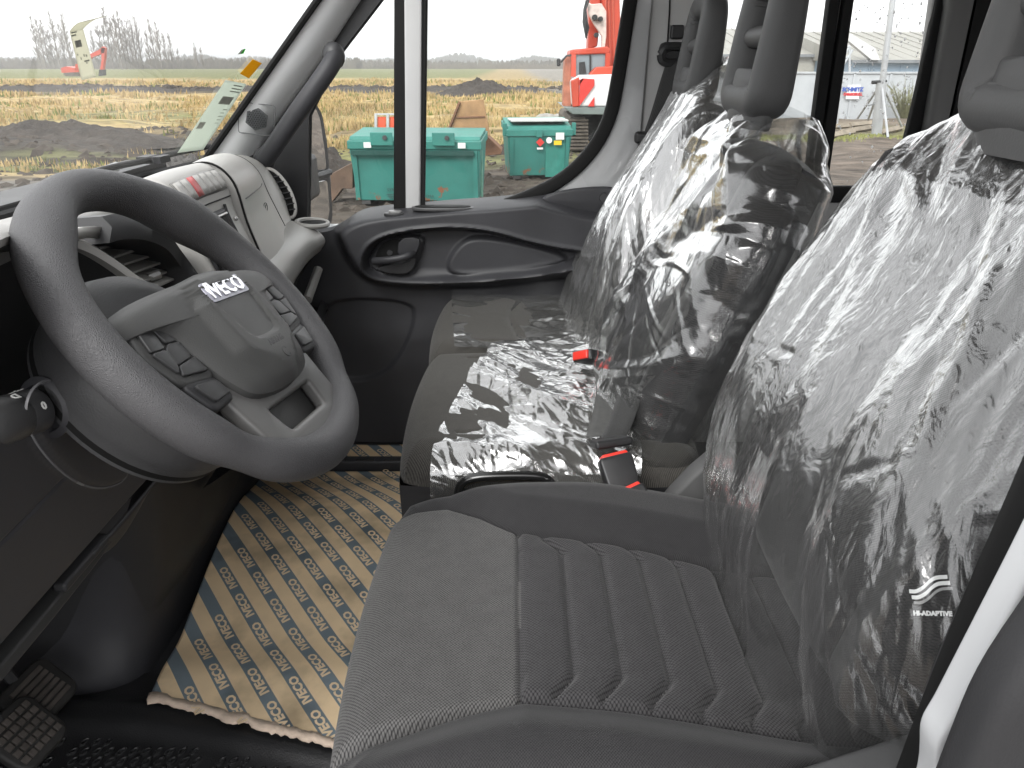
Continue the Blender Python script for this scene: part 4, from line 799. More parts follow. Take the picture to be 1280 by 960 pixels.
# passenger pod with the air bag lid and the end vent
pod = [(1.345, [(-.63, 1.60), (-.56, 1.638), (-.512, 1.644), (-.478, 1.612), (-.463, 1.54), (-.436, 1.45)]),
       (1.55, [(-.655, 1.60), (-.60, 1.632), (-.55, 1.636), (-.512, 1.604), (-.496, 1.535), (-.468, 1.45)]),
       (1.74, [(-.70, 1.585), (-.645, 1.612), (-.60, 1.614), (-.562, 1.585), (-.543, 1.53), (-.515, 1.452)]),
       (1.82, [(-.70, 1.578), (-.65, 1.602), (-.61, 1.604), (-.575, 1.580), (-.548, 1.525), (-.528, 1.455)]),
       (1.885, [(-.68, 1.560), (-.65, 1.576), (-.61, 1.582), (-.580, 1.565), (-.545, 1.50), (-.54, 1.455)])]
Pp = loft_y(pod, 44, 70); MB().grid(closed_slab(Pp)).build('passenger_pod', dashl, dash, smooth=60)
q = MB(); q.tube([on(Pp, s_, .70)[0] + on(Pp, s_, .70)[1] * .0004 for s_ in np.linspace(.06, .56, 12)], .0011, 5); q.tube([on(Pp, .60 + .12 * t, .12 + .86 * t)[0] + on(Pp, .6 + .12 * t, .12 + .86 * t)[1] * .0004 for t in np.linspace(0, 1, 20)], .0011, 5); q.build('lid_joint', mat('lid_joint_grey', (.07, .07, .07), .6, .3, .05), dash)  # thin dark grey lines along the lid seams
q = MB(); p, nn = on(Pp, .36, .80); q.tube([p + nn * .0006 + np.array([0, .011 * math.cos(a), .009 * math.sin(a)]) for a in np.linspace(0, 6.28, 18, endpoint=False)], .0008, 5, closed=True); q.tube([p + nn * .0006 + np.array([0, -.004, -.004]), p + nn * .0006 + np.array([0, .004, .005])], .0008, 5); q.build('air_bag_mark', mat('mark_grey', (.1, .1, .1), .6, .3, .05), dash)
q = MB(); q.tube([on(Pp, .0, t)[0] + np.array([.001, -.010, 0]) for t in np.linspace(.1, .98, 24)], .002, 6); q.build('stack_gap', void, dash)
va, vb, vs = pt(334, 213, y=1.845), pt(362, 270, y=1.845), np.array([.034, .02, .004]); vc = (va + vb) / 2
def oval(k, lift): return [vc + ((vb - va) / 2 * math.cos(a) + vs * .62 * math.sin(a)) * k + np.array([.8, -.6, .1]) * lift for a in np.linspace(0, 2 * math.pi, 40, endpoint=False)]
q = MB(); q.tube(oval(1.06, .004), .0045, 8, closed=True); q.build('vent_rim', dashl, dash)
q = MB(); a = oval(1.0, .006); q.add([vc + np.array([.8, -.6, .1]) * .006] + a, [(0, i + 1, (i + 1) % 40 + 1) for i in range(40)]); q.build('vent_opening', void, dash, smooth=0)
for k_ in range(7):
    a = vc + (vb - va) * (-.36 + .12 * k_) + np.array([.007, -.005, 0]); w_ = vs * .56 * math.sqrt(max(.05, 1 - (abs(-.72 + .24 * k_)) ** 2)); q = MB(); q.tube([a - w_, a + w_], .0018, 5); q.build('vent_slat', dgrey, dash)
# shoulder below the pod: rounded shelf with the cup holder over an open pocket
sh = [(1.30, [(-.43, 1.47), (-.42, 1.455), (-.41, 1.435), (-.41, 1.405), (-.425, 1.37)]), (1.5, [(-.475, 1.465), (-.455, 1.455), (-.44, 1.435), (-.438, 1.405), (-.452, 1.375)]), (1.7, [(-.525, 1.462), (-.49, 1.452), (-.462, 1.436), (-.455, 1.41), (-.467, 1.382)]), (1.82, [(-.56, 1.462), (-.505, 1.45), (-.466, 1.432), (-.450, 1.408), (-.462, 1.385)]), (1.90, [(-.60, 1.455), (-.55, 1.438), (-.50, 1.418), (-.478, 1.395), (-.482, 1.375)])]
Ps = loft_y(sh, 30, 50); MB().grid(closed_slab(Ps, -.02)).build('shoulder', dashm, dash, smooth=70, solid=.01, off=-1)
cpt = pt(391, 285, y=1.835)
q = MB(); q.tube([cpt + np.array([.036 * math.cos(a), .042 * math.sin(a), .012 - .012 * math.cos(a) * .3]) for a in np.linspace(0, 6.28, 30, endpoint=False)], .006, 8, closed=True); q.build('cup_ring', dashm, dash)
q = MB(); q.lathe([(.036, .006), (.034, .013), (.0, .013)], cpt, (0, 0, 1), 28); q.build('cup_well', void, dash)
P = loft_y([(1.28, [(-.43, 1.372), (-.50, 1.37), (-.58, 1.34), (-.54, 1.25), (-.43, 1.22)]), (1.9, [(-.485, 1.375), (-.56, 1.36), (-.62, 1.32), (-.58, 1.24), (-.48, 1.21)])], 20, 12); MB().grid(P).build('open_pocket', void, dash, smooth=180)
q = MB(); q.tube(spline([pt(u, v, y=yy_) for u, v, yy_ in ((398, 336, 1.80), (391, 356, 1.76), (384, 375, 1.70))], 12), .011, 8); q.build('pocket_strut', dashm, dash)
P = loft_y([(1.28, [(-.44, 1.23), (-.425, 1.21), (-.45, 1.15), (-.53, 1.09), (-.60, 1.04)]), (1.6, [(-.46, 1.23), (-.445, 1.21), (-.47, 1.15), (-.55, 1.09), (-.61, 1.04)]), (1.92, [(-.50, 1.23), (-.485, 1.21), (-.51, 1.15), (-.57, 1.09), (-.63, 1.04)])], 24, 20); MB().grid(P).build('lower_lid', blk_s, dash, smooth=180)
# middle vent in its dark arch
vy0, vy1 = .985, 1.115
arch = spline([pt(u, v, y=yy_) for u, v, yy_ in ((118, 286, .93), (138, 282, .96), (165, 284, 1.0), (192, 296, 1.05), (210, 318, 1.085), (230, 345, 1.09), (248, 372, 1.08))], 30)
q = MB(); q.loft([[p + np.array([-.03, 0, .012]), p + np.array([.012, 0, .015]), p + np.array([.022, 0, .002]), p + np.array([.018, -.006, -.016]), p + np.array([-.06, -.012, -.022])] for p in arch]); q.build('vent_arch', blk, dash, smooth=50)
q = MB(); A_ = [pt(u, v, y=1.02) + np.array([-.075, 0, 0]) for u, v in ((108, 290), (140, 284), (190, 292), (225, 330), (250, 390), (190, 400), (110, 350))]; q.loft([A_, [p + np.array([-.03, .03, 0]) for p in A_]]); q.build('vent_box', void, dash)
for (u0, v0, u1, v1) in ((121, 311, 165, 300), (139, 322, 178, 309), (151, 331, 188, 319), (163, 341, 197, 329), (176, 352, 205, 340), (187, 361, 214, 349)):
    a, c_ = pt(u0, v0, y=.985), pt(u1, v1, y=1.07); q = MB(); q.loft([[p + np.array([.004, 0, .0014]), p + np.array([-.022, 0, .008]), p + np.array([-.022, 0, .005]), p + np.array([.004, 0, -.0014])] for p in (a, c_)]); q.build('vent_slat', dashm, dash, smooth=0)
q = MB(); a, c_ = pt(186, 347, y=1.02), pt(200, 342, y=1.03); q.tube([a, c_], .0065, 8); q.build('slat_tab', silver, dash)
P = np.array([[pt(u, v, y=y_) for u, v, y_ in row] for row in ([(76, 290, .86), (100, 284, .9), (124, 283, .93)], [(78, 296, .86), (102, 291, .9), (124, 289, .93)], [(80, 301, .865), (104, 296, .905), (126, 296, .935)])]); MB().grid(P).build('shelf_end', dashl, dash, smooth=180, solid=.008)
# instrument binnacle: rim coloured pale as if lit, dark textured inside
rim_px = [(-60, 420, .50), (-48, 356, .52), (-20, 312, .56), (20, 296, .72), (62, 297, .84), (90, 304, .885), (114, 314, .91), (142, 331, .93), (168, 350, .945), (193, 368, .955), (205, 392, .95)]
rim_p = spline([pt(u, v, y=y_) for u, v, y_ in rim_px], 50)
inn = [np.array([-.64, .77 + (p[1] - .77) * .72, 1.52 + (p[2] - 1.52) * .55]) for p in rim_p]
G = np.array([[p + (c_ - p) * t ** .9 for t in np.linspace(0, 1, 14)] for p, c_ in zip(rim_p, inn)]); MB().grid(G).build('binnacle_inside', mat('textured_black', (.03, .03, .031), .55, .4, .1, 8, .35, 450, bdist=.0008), dash, smooth=180, solid=.004, off=1)
q = MB(); q.loft([[p + np.array([.004, -.003, -.004]), p + np.array([.006, .002, .003]), p + np.array([-.004, .006, .009]), p + np.array([-.05, .012, .012]), p + np.array([-.06, .0, .0])] for p in rim_p]); q.build('binnacle_rim', dashl, dash, smooth=50)
MB().box((-.655, .76, 1.50), (.01, .40, .2)).build('gauge_face', void, dash)
for y_ in (.66, .86): q = MB(); q.tube([np.array([-.645, y_ + .055 * math.cos(a), 1.50 + .055 * math.sin(a)]) for a in np.linspace(0, 6.28, 30, endpoint=False)], .003, 6, closed=True); q.build('gauge_ring', dgrey, dash)
# knee panel under the wheel, a height field over (y, z)
ny, nz2 = 150, 110; ysv = np.linspace(.28, 1.10, ny); tv = np.linspace(0, 1, nz2); YY = np.repeat(ysv[:, None], nz2, 1); ztop = 1.50 - .10 * sstep(.8, 1.05, ysv); zbot = np.where(ysv < .98, 1.272, 1.272 + (ysv - .98) * .25); ZZ = ztop[:, None] + (zbot - ztop)[:, None] * tv[None]
def knee(y, z): return -.445 - .22 * (1.5 - z) - .10 * sstep(.95, 1.15, y) - .06 * sstep(.45, .28, y) 
def kp(u, v):
    d = pt(u, v, y=1) - CAM; lo, hi = .3, 2.5
    for _ in range(50):
        m_ = (lo + hi) / 2; p = CAM + d * m_
        if p[0] < knee(p[1], p[2]): hi = m_
        else: lo = m_
    return CAM + d * lo
K = lambda px: [(p[1], p[2]) for p in (kp(u, v) for u, v in px)]
cov = K(chaikin([(28, 500), (27, 530), (48, 566), (80, 597), (112, 612), (148, 606), (160, 584), (150, 562), (122, 540), (100, 512), (82, 486), (60, 474), (40, 480)], 2))
sCv = sdf(cov, YY, ZZ); seam = pline(K([(80, 598), (40, 640), (0, 680), (-60, 740)]), YY, ZZ)
XX = knee(YY, ZZ) + .007 * sstep(.001, -.004, sCv) - .004 * np.exp(-(seam / .0012) ** 2) - .05 * sstep(.93, 1.0, tv)[None] ** 2
MB().grid(np.stack([XX, YY, ZZ], 2)).build('knee_panel', mat('knee_panel_black', (.050, .050, .055), .5, .35, .08, 4, .12, 600, bdist=.0004), dash, smooth=180)
q = MB(); q.tube([(knee(a, b_) + .0035, a, b_) for a, b_ in cov], .0014, 5, closed=True); q.build('cover_edge', mat('bright_edge', (.22, .22, .23), .25, .6, .05), dash)
# rail under the knee panel with its release handle
q = MB(); q.loft([[(-.525, y_, 1.264), (-.496 - .01 * k_, y_, 1.262), (-.494 - .01 * k_, y_, 1.248), (-.53, y_, 1.240)] for y_, k_ in ((.50, 0), (.58, 0), (.66, 0), (.74, .2), (.80, .5))]); q.build('lower_rail', mat('rail_grey', (.04, .04, .04), .5, .4, .08), dash, bevel=.003)
MB().box((-.500, .735, 1.266), (.016, .10, .012)).build('release_handle', dgrey, dash, bevel=.004)
q = MB(); P = np.array([[(-.492 - .035 * t, y_, 1.270 - .05 * math.sin(t * 1.6) * (1 - abs((y_ - .84) / .1) ** 2)) for t in np.linspace(0, 1, 8)] for y_ in np.linspace(.745, .935, 12)]); q.grid(P); q.build('finger_recess', dgrey, dash, smooth=180, solid=.004)

# ================================================================== STEERING WHEEL AND COLUMN
tw = R(48.7); WO = np.array([-.3175, .7668, 1.5483]); w1 = np.array([0, 1., 0]); w2 = np.array([-math.cos(tw), 0, math.sin(tw)]); w1, w2 = w1 * math.cos(R(9)) - w2 * math.sin(R(9)), w1 * math.sin(R(9)) + w2 * math.cos(R(9)); w3 = np.array([math.sin(tw), 0, math.cos(tw)])
WL = lambda a, b_, c_: WO + w1 * a + w2 * b_ + w3 * c_
def leather():
    m = mat('grained_wheel_rubber', (.070, .069, .072), .48, .42, .06, 6); n = m.node_tree.nodes; l = m.node_tree.links; b = n['Principled BSDF']; tc = n.new('ShaderNodeTexCoord')
    v = n.new('ShaderNodeTexVoronoi'); v.feature = 'DISTANCE_TO_EDGE'; v.inputs['Scale'].default_value = 560; nz3 = n.new('ShaderNodeTexNoise'); nz3.inputs['Scale'].default_value = 160; mxx = n.new('ShaderNodeMix'); mxx.data_type = 'RGBA'; mxx.inputs[0].default_value = .004
    l.new(tc.outputs['Object'], nz3.inputs[0]); l.new(tc.outputs['Object'], mxx.inputs[6]); l.new(nz3.outputs['Color'], mxx.inputs[7]); l.new(mxx.outputs[2], v.inputs['Vector'])
    bp = n.new('ShaderNodeBump'); bp.inputs['Strength'].default_value = .75; bp.inputs['Distance'].default_value = .0011; l.new(v.outputs['Distance'], bp.inputs['Height']); l.new(bp.outputs[0], b.inputs['Normal']); return m
lea = leather()
wheel = thing('steering_wheel', 'dark grey grained steering wheel with airbag pad and button pods', 'steering wheel', loc=tuple(WO))
ang = np.linspace(0, 2 * math.pi, 121)[:-1]; rings = []
for a in ang:
    rr = .0205 + .005 * (math.exp(-((a - R(48)) / .28) ** 2) + math.exp(-((a - R(132)) / .28) ** 2)) + .002 * math.exp(-((a - R(270)) / .5) ** 2) - .004 * (math.exp(-((a - R(315)) / .16) ** 2) + math.exp(-((a - R(225)) / .16) ** 2)); Rm = .1785 - .003 * math.exp(-((a - R(48)) / .28) ** 2) - .003 * math.exp(-((a - R(132)) / .28) ** 2)
    ca, sa = math.cos(a), math.sin(a); rings.append([WL((Rm + rr * math.cos(f)) * ca, (Rm + rr * math.cos(f)) * sa, 1.12 * rr * math.sin(f)) for f in np.linspace(0, 2 * math.pi, 28, endpoint=False)])
rings.append(rings[0]); MB().loft(rings, True, False).build('rim', lea, wheel, smooth=180)
padm = mat('airbag_pad_grey', (.068, .068, .067), .5, .42, .08, 9, .5, 700, bdist=.0005)
pad = np.array(chaikin([(-.166, .008), (-.164, .030), (-.13, .039), (-.06, .043), (.06, .043), (.13, .039), (.164, .030), (.166, .008), (.14, .010), (.114, .004), (.102, -.02), (.094, -.045), (.085, -.070), (.067, -.095), (.0, -.104), (-.067, -.095), (-.085, -.070), (-.094, -.045), (-.102, -.02), (-.114, .004), (-.14, .010)], 2))
kk = np.concatenate([np.full(1, 1.0), np.full(1, 1.01), np.linspace(1.0, 0, 36)]); ww = [-.012, .004]
inner_poly = [(-.047, .024), (.047, .024), (.034, -.040), (.024, -.050), (-.024, -.050), (-.034, -.040)]
cen = np.array([0, -.005]); rings = []
for i, k_ in enumerate(kk):
    Q_ = cen + (pad - cen) * k_; a, b_ = Q_[:, 0], Q_[:, 1]
    e = .031 - .012 * k_ ** 8 - .010 * (a / .16) ** 2
    facet = .010 * np.clip((.074 - np.abs(a) * 1.1 - np.maximum(0, -b_ - .05) * 1.1 - np.maximum(0, b_ - .005) * .7) / .018, 0, 1)
    inner = .0035 * np.clip(-sdf(inner_poly, a, b_) / .004, 0, 1)
    h = np.full(len(pad), ww[i]) if i < 2 else e + facet - inner * sstep(.97, .8, k_)
    rings.append([WL(x, y, z) for x, y, z in zip(a, b_, h)])
padob = MB().loft(rings, True, False).build('airbag_pad', padm, wheel, smooth=24)
chrome = mat('chrome_letters', (.75, .75, .78), .18, .6, .05, 40, metal=.9)
e0 = WL(0, .016, .0388); ax = w1; ay = w2
link('badge', textmesh('IVECO', .026, (e0, w1, w2, w3), depth=.0014, bold=.0006), chrome, padob, smooth=0)
link('badge_backing', plate([rnd([(-.041, -.0115), (.041, -.0115), (.041, .0115), (-.041, .0115)], .004)], (WL(0, .016, .038), w1, w2, w3), .001), mat('badge_lilac', (.5, .5, .58), .35, .5, .1, 60), padob)  # flat lilac plate under the letters
link('airbag_text', textmesh('AIRBAG', .010, (WL(.0, -.058, .0405), w1, w2, w3), depth=.0005, bold=.0002), blk, padob, smooth=0)
q = MB(); q.tube([WL(.006 * math.cos(a), -.074 + .006 * math.sin(a), .040) for a in np.linspace(.6, 5.6, 12)], .0008, 5); q.build('airbag_symbol', blk, padob)
for s_ in (-1, 1):
    link('spoke', plate([rnd([(s_ * .085, .016), (s_ * .170, .012), (s_ * .164, -.055), (s_ * .14, -.080), (s_ * .085, -.074)], .012)], (WL(0, 0, -.004), w1, w2, w3), .018, .005), lea, wheel)
    pd = link('button_pod', plate([rnd([(s_ * .092, .012), (s_ * .146, .014), (s_ * .153, -.012), (s_ * .140, -.046), (s_ * .094, -.052)], .008)], (WL(0, 0, .009), w1, w2, w3), .010, .004), padm, wheel)
    bm2 = mat('button_black', (.035, .035, .036), .4, .5, .06)
    for px in ([(.100, .007), (.121, .009), (.119, -.007), (.102, -.009)], [(.124, .009), (.142, .010), (.147, -.010), (.129, -.011)], [(.103, -.012), (.119, -.010), (.127, -.014), (.130, -.030), (.106, -.028)], [(.130, -.014), (.147, -.013), (.138, -.037), (.133, -.031)], [(.101, -.031), (.130, -.033), (.135, -.041), (.100, -.046)]): link('button', plate([rnd([(s_ * a, b_) for a, b_ in px], .002)], (WL(0, 0, .0155), w1, w2, w3), .004, .0012), bm2, pd)
    p2 = link('button_pod', plate([rnd([(s_ * .096, -.055), (s_ * .138, -.050), (s_ * .128, -.080), (s_ * .092, -.078)], .006)], (WL(0, 0, .008), w1, w2, w3), .010, .004), blk, wheel)
    link('button', plate([rnd([(s_ * .100, -.059), (s_ * .132, -.055), (s_ * .124, -.075), (s_ * .097, -.074)], .003)], (WL(0, 0, .0145), w1, w2, w3), .004, .0012), bm2, p2)
spk = mat('spoke_satin_grey', (.12, .118, .115), .35, .5, .05, 6, .15, 900, bdist=.0004)
link('lower_spoke', plate([rnd([(-.098, -.07), (.098, -.07), (.086, -.165), (-.086, -.165)], .014), rnd([(-.062, -.105), (.062, -.105), (.052, -.145), (-.052, -.145)], .012)], (WL(0, 0, .002), w1, w2, w3), .016, .005), spk, wheel)
link('lower_spoke_back', plate([rnd([(-.08, -.08), (.08, -.08), (.07, -.155), (-.07, -.155)], .014)], (WL(0, 0, -.014), w1, w2, w3), .010, .004), padm, wheel)
MB().lathe([(.065, 0), (.06, .045), (.04, .05)], WL(0, -.02, -.06), w3, 32).build('hub', blk, wheel, smooth=50)
# column cover behind the wheel, with the indicator stalk
colm = thing('steering_column', 'black grained steering column cover behind the wheel with its oval trim', 'steering column', loc=tuple(WL(0, 0, -.2)))
q = MB(); q.lathe([(.08, -.045), (.108, -.055), (.119, -.075), (.1215, -.10), (.118, -.106), (.116, -.13)], WO, w3, 64); q.build('cowl', mat('grained_black_cowl', (.05, .05, .052), .5, .4, .08, 6, .45, 420, bdist=.0008), colm, smooth=60)
q = MB(); q.lathe([(.112, -.108), (.117, -.112), (.117, -.125), (.11, -.13)], WO, w3, 64); q.build('gap_ring', void, colm)
so_ = kp(62, 508); stalk = thing('indicator_stalk', 'black light stalk with rotary ring left of the steering wheel', 'stalk', loc=tuple(so_))
ax_ = pt(8, 524, y=so_[1] - .045) - so_; Ls = np.linalg.norm(ax_); ax_ /= Ls
q = MB(); q.lathe([(.024, -.006), (.030, .001), (.031, .006), (.024, .009), (.021, .003), (.0, .002)], so_, ax_, 28); q.build('socket', blk_s, stalk, smooth=50)
q = MB(); q.lathe([(.011, -.01), (.012, .010), (.017, .016)], so_, ax_, 20); q.build('stem', blk, stalk, smooth=50)
q = MB(); q.lathe([(.016, .012), (.0205, .014), (.0212, .018), (.0212, .032), (.0205, .034), (.0195, .0345)], so_, ax_, 28); q.build('rotary_ring', dgrey, stalk, smooth=40)
q = MB(); q.lathe([(.0195, .034), (.0212, .036), (.0235, .062), (.0225, .082), (.017, .088), (.012, .089), (.0115, .084), (0, .084)], so_, ax_, 28); bd_ = q.build('body', mat('stalk_charcoal', (.06, .06, .061), .45, .45, .06, 8, .2, 500), stalk, smooth=45)
for i, (s_, a0) in enumerate((('D', .2), ('0', -.6), ('Ж', 1.0))):
    side = np.array([.35, -.45, .82]); side -= ax_ * (side @ ax_); side /= np.linalg.norm(side); tang = np.cross(ax_, side)
    d_ = side * math.cos(a0) + tang * math.sin(a0); tg = np.cross(d_, ax_)
    link('stalk_symbol', textmesh(s_, .010, (so_ + ax_ * (.042 if i == 0 else .025) + d_ * .0222, ax_, -tg, d_), depth=.0003, bold=.0004), white, stalk, smooth=0)

# ================================================================== FLOOR
mat_o = thing('rubber_mat', 'black rubber floor mat with raised lozenges by the driver seat', 'floor mat', loc=(-.5, .8, .78))
nx2, ny2 = 120, 110; xs2 = np.linspace(-.92, -.02, nx2); ys2 = np.linspace(.38, 1.06, ny2); MX, MY = np.meshgrid(xs2, ys2, indexing='ij')
edge = pline([(-.95, .985), (-.78, .965), (-.60, .955), (-.45, .93), (-.2, .87), (0, .84)], MX, MY); above = MY - np.interp(MX, [-.95, -.78, -.60, -.45, -.2, 0], [.985, .965, .955, .93, .87, .84])
MZ = .782 + .020 * np.exp(-(np.maximum(edge - .012, 0) / .022) ** 2) + .006 * sstep(0, .05, above) + .002 * vnoise(MX * 9, MY * 9, 41)
MZ += .05 * sstep(-.78, -.92, MX)
MB().grid(np.stack([MX, MY, MZ], 2)).build('sheet', mat('mat_rubber', (.016, .016, .017), .38, .5, .2, 10, .5, 420, bdist=.0012), mat_o, smooth=180)
q = MB(); rq = random.Random(4)
for i in range(-2, 44):
    for j in range(0, 26):
        x = -.84 + i * .0195 + .00975 * (j % 2); y = .45 + j * .0185
        lim = np.interp(x, [-.95, -.78, -.60, -.45, -.2, 0], [.985, .965, .955, .93, .87, .84]) - .045
        if y > lim or x > -.03: continue
        if (i // 6) % 2 == 1 and (i % 6) in (0,) : continue
        th = .55 if (i + j) % 2 == 0 else .75; L_, Wd = .0105, .0052; ring = []
        for f in np.linspace(0, 2 * math.pi, 8, endpoint=False):
            a, b_ = L_ * math.cos(f) * (1 - .15 * abs(math.sin(f))), Wd * math.sin(f); ring.append((x + a * math.sin(th) + b_ * math.cos(th), y + a * math.cos(th) - b_ * math.sin(th)))
        q.loft([[(a, b_, .778) for a, b_ in ring], [(x + .92 * (a - x), y + .92 * (b_ - y), .7868) for a, b_ in ring], [(x + .6 * (a - x), y + .6 * (b_ - y), .7868) for a, b_ in ring], [(x + .45 * (a - x), y + .45 * (b_ - y), .7845) for a, b_ in ring]])
kind(q.build('lozenge_pattern', mat('lozenge_rubber', (.026, .026, .027), .2, .8, .15, 30), mat_o, fixn=False), 'stuff')
# pedals
def pedal(name, label, c, size, grid, tilt, rz):
    root = thing(name, label, 'pedal', loc=tuple(c)); M_ = Matrix.Rotation(rz, 3, 'Z') @ Matrix.Rotation(tilt, 3, 'Y'); Mn = np.array(M_)
    L_, Wd = size; pl = plate([rnd([(-L_ / 2, -Wd / 2), (L_ / 2, -Wd / 2 * .92), (L_ / 2, Wd / 2 * .92), (-L_ / 2, Wd / 2)], .018)], (c, Mn[:, 0], Mn[:, 1], Mn[:, 2]), .016, .005); link('rubber_pad', pl, mat('pedal_rubber', (.025, .024, .023), .6, .4, .2, 20), root)
    blocks = MB(); nxx, nyy = grid
    tops = mat('worn_pedal_rubber', (.075, .065, .058), .6, .4, .25, 40)
    for i in range(nxx):
        for j in range(nyy):
            p = np.array(c) + Mn @ np.array([(-.5 + (i + .5) / nxx) * L_ * .86, (-.5 + (j + .5) / nyy) * Wd * .86, .009]); b_ = MB(); b_.box(p, (L_ * .86 / nxx * .72, Wd * .86 / nyy * .8, .006), M_); b_.build('tread_block', tops, root, bevel=.001)
    q = MB(); q.tube([np.array(c) - Mn[:, 2] * .01, np.array(c) + np.array([-.03, 0, .02]), np.array(c) + np.array([-.06, 0, .10]), np.array(c) + np.array([-.06, 0, .3])], .009, 8); q.build('pedal_arm', blk, root)
pedal('brake_pedal', 'black pedal with a square tread grid nearest the seat', pt(30, 918, z=.875), (.085, .085), (5, 6), R(38), R(-12))
pedal('clutch_pedal', 'black pedal with curved ribs behind the square treaded one', pt(48, 868, z=.875), (.075, .095), (6, 1), R(40), R(-8))
# protective cardboard printed with a repeating word
def card_z(x, y): return .7935 + .022 * sstep(1.14, 1.02, y) + .055 * sstep(.95, 1.48, y) * sstep(1.80, 1.50, y) + .0012 * math.sin(9 * y + 5 * x)
cardm = mat('printed_cardboard', (.86, .66, .42), .8, .25, .07, 14, .25, 90, bdist=.001)
n = cardm.node_tree.nodes; l = cardm.node_tree.links; b = n['Principled BSDF']; geo = n.new('ShaderNodeNewGeometry'); dt = n.new('ShaderNodeVectorMath'); dt.operation = 'DOT_PRODUCT'; DN = np.array([.796, .605, 0]); DT = np.array([.605, -.796, 0]); PITCH_S = .050
dt.inputs[1].default_value = DN / PITCH_S; l.new(geo.outputs['Position'], dt.inputs[0])
fr2 = n.new('ShaderNodeMath'); fr2.operation = 'FRACT'; l.new(dt.outputs['Value'], fr2.inputs[0]); lt = n.new('ShaderNodeMath'); lt.operation = 'LESS_THAN'; lt.inputs[1].default_value = .47; l.new(fr2.outputs[0], lt.inputs[0])
mx = n.new('ShaderNodeMix'); mx.data_type = 'RGBA'; src = b.inputs['Base Color'].links[0].from_socket; l.new(lt.outputs[0], mx.inputs[0]); l.new(src, mx.inputs[6]); mx.inputs[7].default_value = (.195, .24, .27, 1)
dn = n.new('ShaderNodeTexNoise'); dn.inputs['Scale'].default_value = 9; dn.inputs['Detail'].default_value = 7; l.new(geo.outputs['Position'], dn.inputs[0]); dr = n.new('ShaderNodeMapRange'); dr.inputs[1].default_value = .48; dr.inputs[2].default_value = .74; dr.inputs[3].default_value = 1; dr.inputs[4].default_value = .5; l.new(dn.outputs[0], dr.inputs[0]); sc2 = n.new('ShaderNodeVectorMath'); sc2.operation = 'SCALE'; l.new(mx.outputs[2], sc2.inputs[0]); l.new(dr.outputs[0], sc2.inputs['Scale']); l.new(sc2.outputs[0], b.inputs['Base Color'])
card = thing('cardboard_sheet', 'torn brown cardboard sheet printed with blue diagonal bands on the floor', 'cardboard', loc=(-.45, 1.3, .79))
def torn(x): return .978 + (x + .612) * (-.105 / .35) * .95 - .02 * max(0, x + .45) + .006 * mnoise.noise(Vector((x * 40, 0, 3))) + .006 * mnoise.noise(Vector((x * 120, 1, 3)))
cx = np.linspace(-.612, .12, 140); P = np.zeros((140, 90, 3))
for i, x in enumerate(cx):
    y0 = torn(x)
    for j, t in enumerate(np.linspace(0, 1, 90)):
        y = y0 + (1.785 - y0) * t; xl = x - .05 * (1 - (x + .612) / .73) * t; P[i, j] = (xl, y, card_z(xl, y))
cs_ = MB().grid(P).build('sheet', cardm, card, smooth=180, solid=.003, off=-1)
q = MB(); rings = []
for i, x in enumerate(cx):
    y0 = torn(x); w_ = .003 + .008 * abs(mnoise.noise(Vector((x * 14, 4, 1)))) + .004 * mnoise.noise(Vector((x * 90, 7, 1))); rings.append([(x - .004, y0 + .012, card_z(x, y0 + .012) + .0006), (x - .002, y0 - .002, card_z(x, y0) - .0005), (x, y0 - w_ * .6, card_z(x, y0) - .002), (x + .001, y0 - w_, card_z(x, y0) - .005)])
MB().grid(np.array(rings)).build('torn_edge', mat('torn_cardboard_pulp', (.62, .50, .40), .9, .2, .15, 60, .6, 220, bdist=.002), card, smooth=180, solid=.0015)
base = textmesh('IVECO', .0165, ((0, 0, 0), -DT, np.cross((0, 0, 1), -DT), (0, 0, 1)), depth=0, bold=.0008)
bm0 = bmesh.new(); bm0.from_mesh(base); bmesh.ops.triangulate(bm0, faces=bm0.faces); TV = np.array([v.co[:] for v in bm0.verts]); TF = [tuple(v.index for v in f.verts) for f in bm0.faces]; bm0.free(); _a = TV @ -DT; _b = TV @ np.cross((0, 0, 1), -DT); _a = (_a - (_a.max() + _a.min()) / 2) * .070 / np.ptp(_a); _b = (_b - (_b.max() + _b.min()) / 2) * .0165 / np.ptp(_b); TV = _a[:, None] * -DT + _b[:, None] * np.cross((0, 0, 1), -DT)
q = MB(); k0 = int((np.array([-.7, .85, 0]) @ DN) / PITCH_S) - 2
for k_ in range(k0, k0 + 44):
    for s_ in range(-22, 10):
        c_ = DN * (k_ + .235) * PITCH_S + DT * (s_ * .0905 + .041 * (k_ % 2) + .013 * k_)
        if not (-.66 < c_[0] < .1 and torn(c_[0]) + .012 < c_[1] < 1.77) or c_[0] < -.585 - .05 * (c_[1] - 1) / .78: continue
        V_ = TV + c_; V_ = np.array([(a[0], a[1], card_z(a[0], a[1]) + .0005) for a in V_]); q.add(V_, TF)
kind(q.build('printed_lettering', mat('unprinted_letter_beige', (.80, .63, .42), .8, .25, .08, 20), cs_, smooth=0, fixn=False), 'stuff')
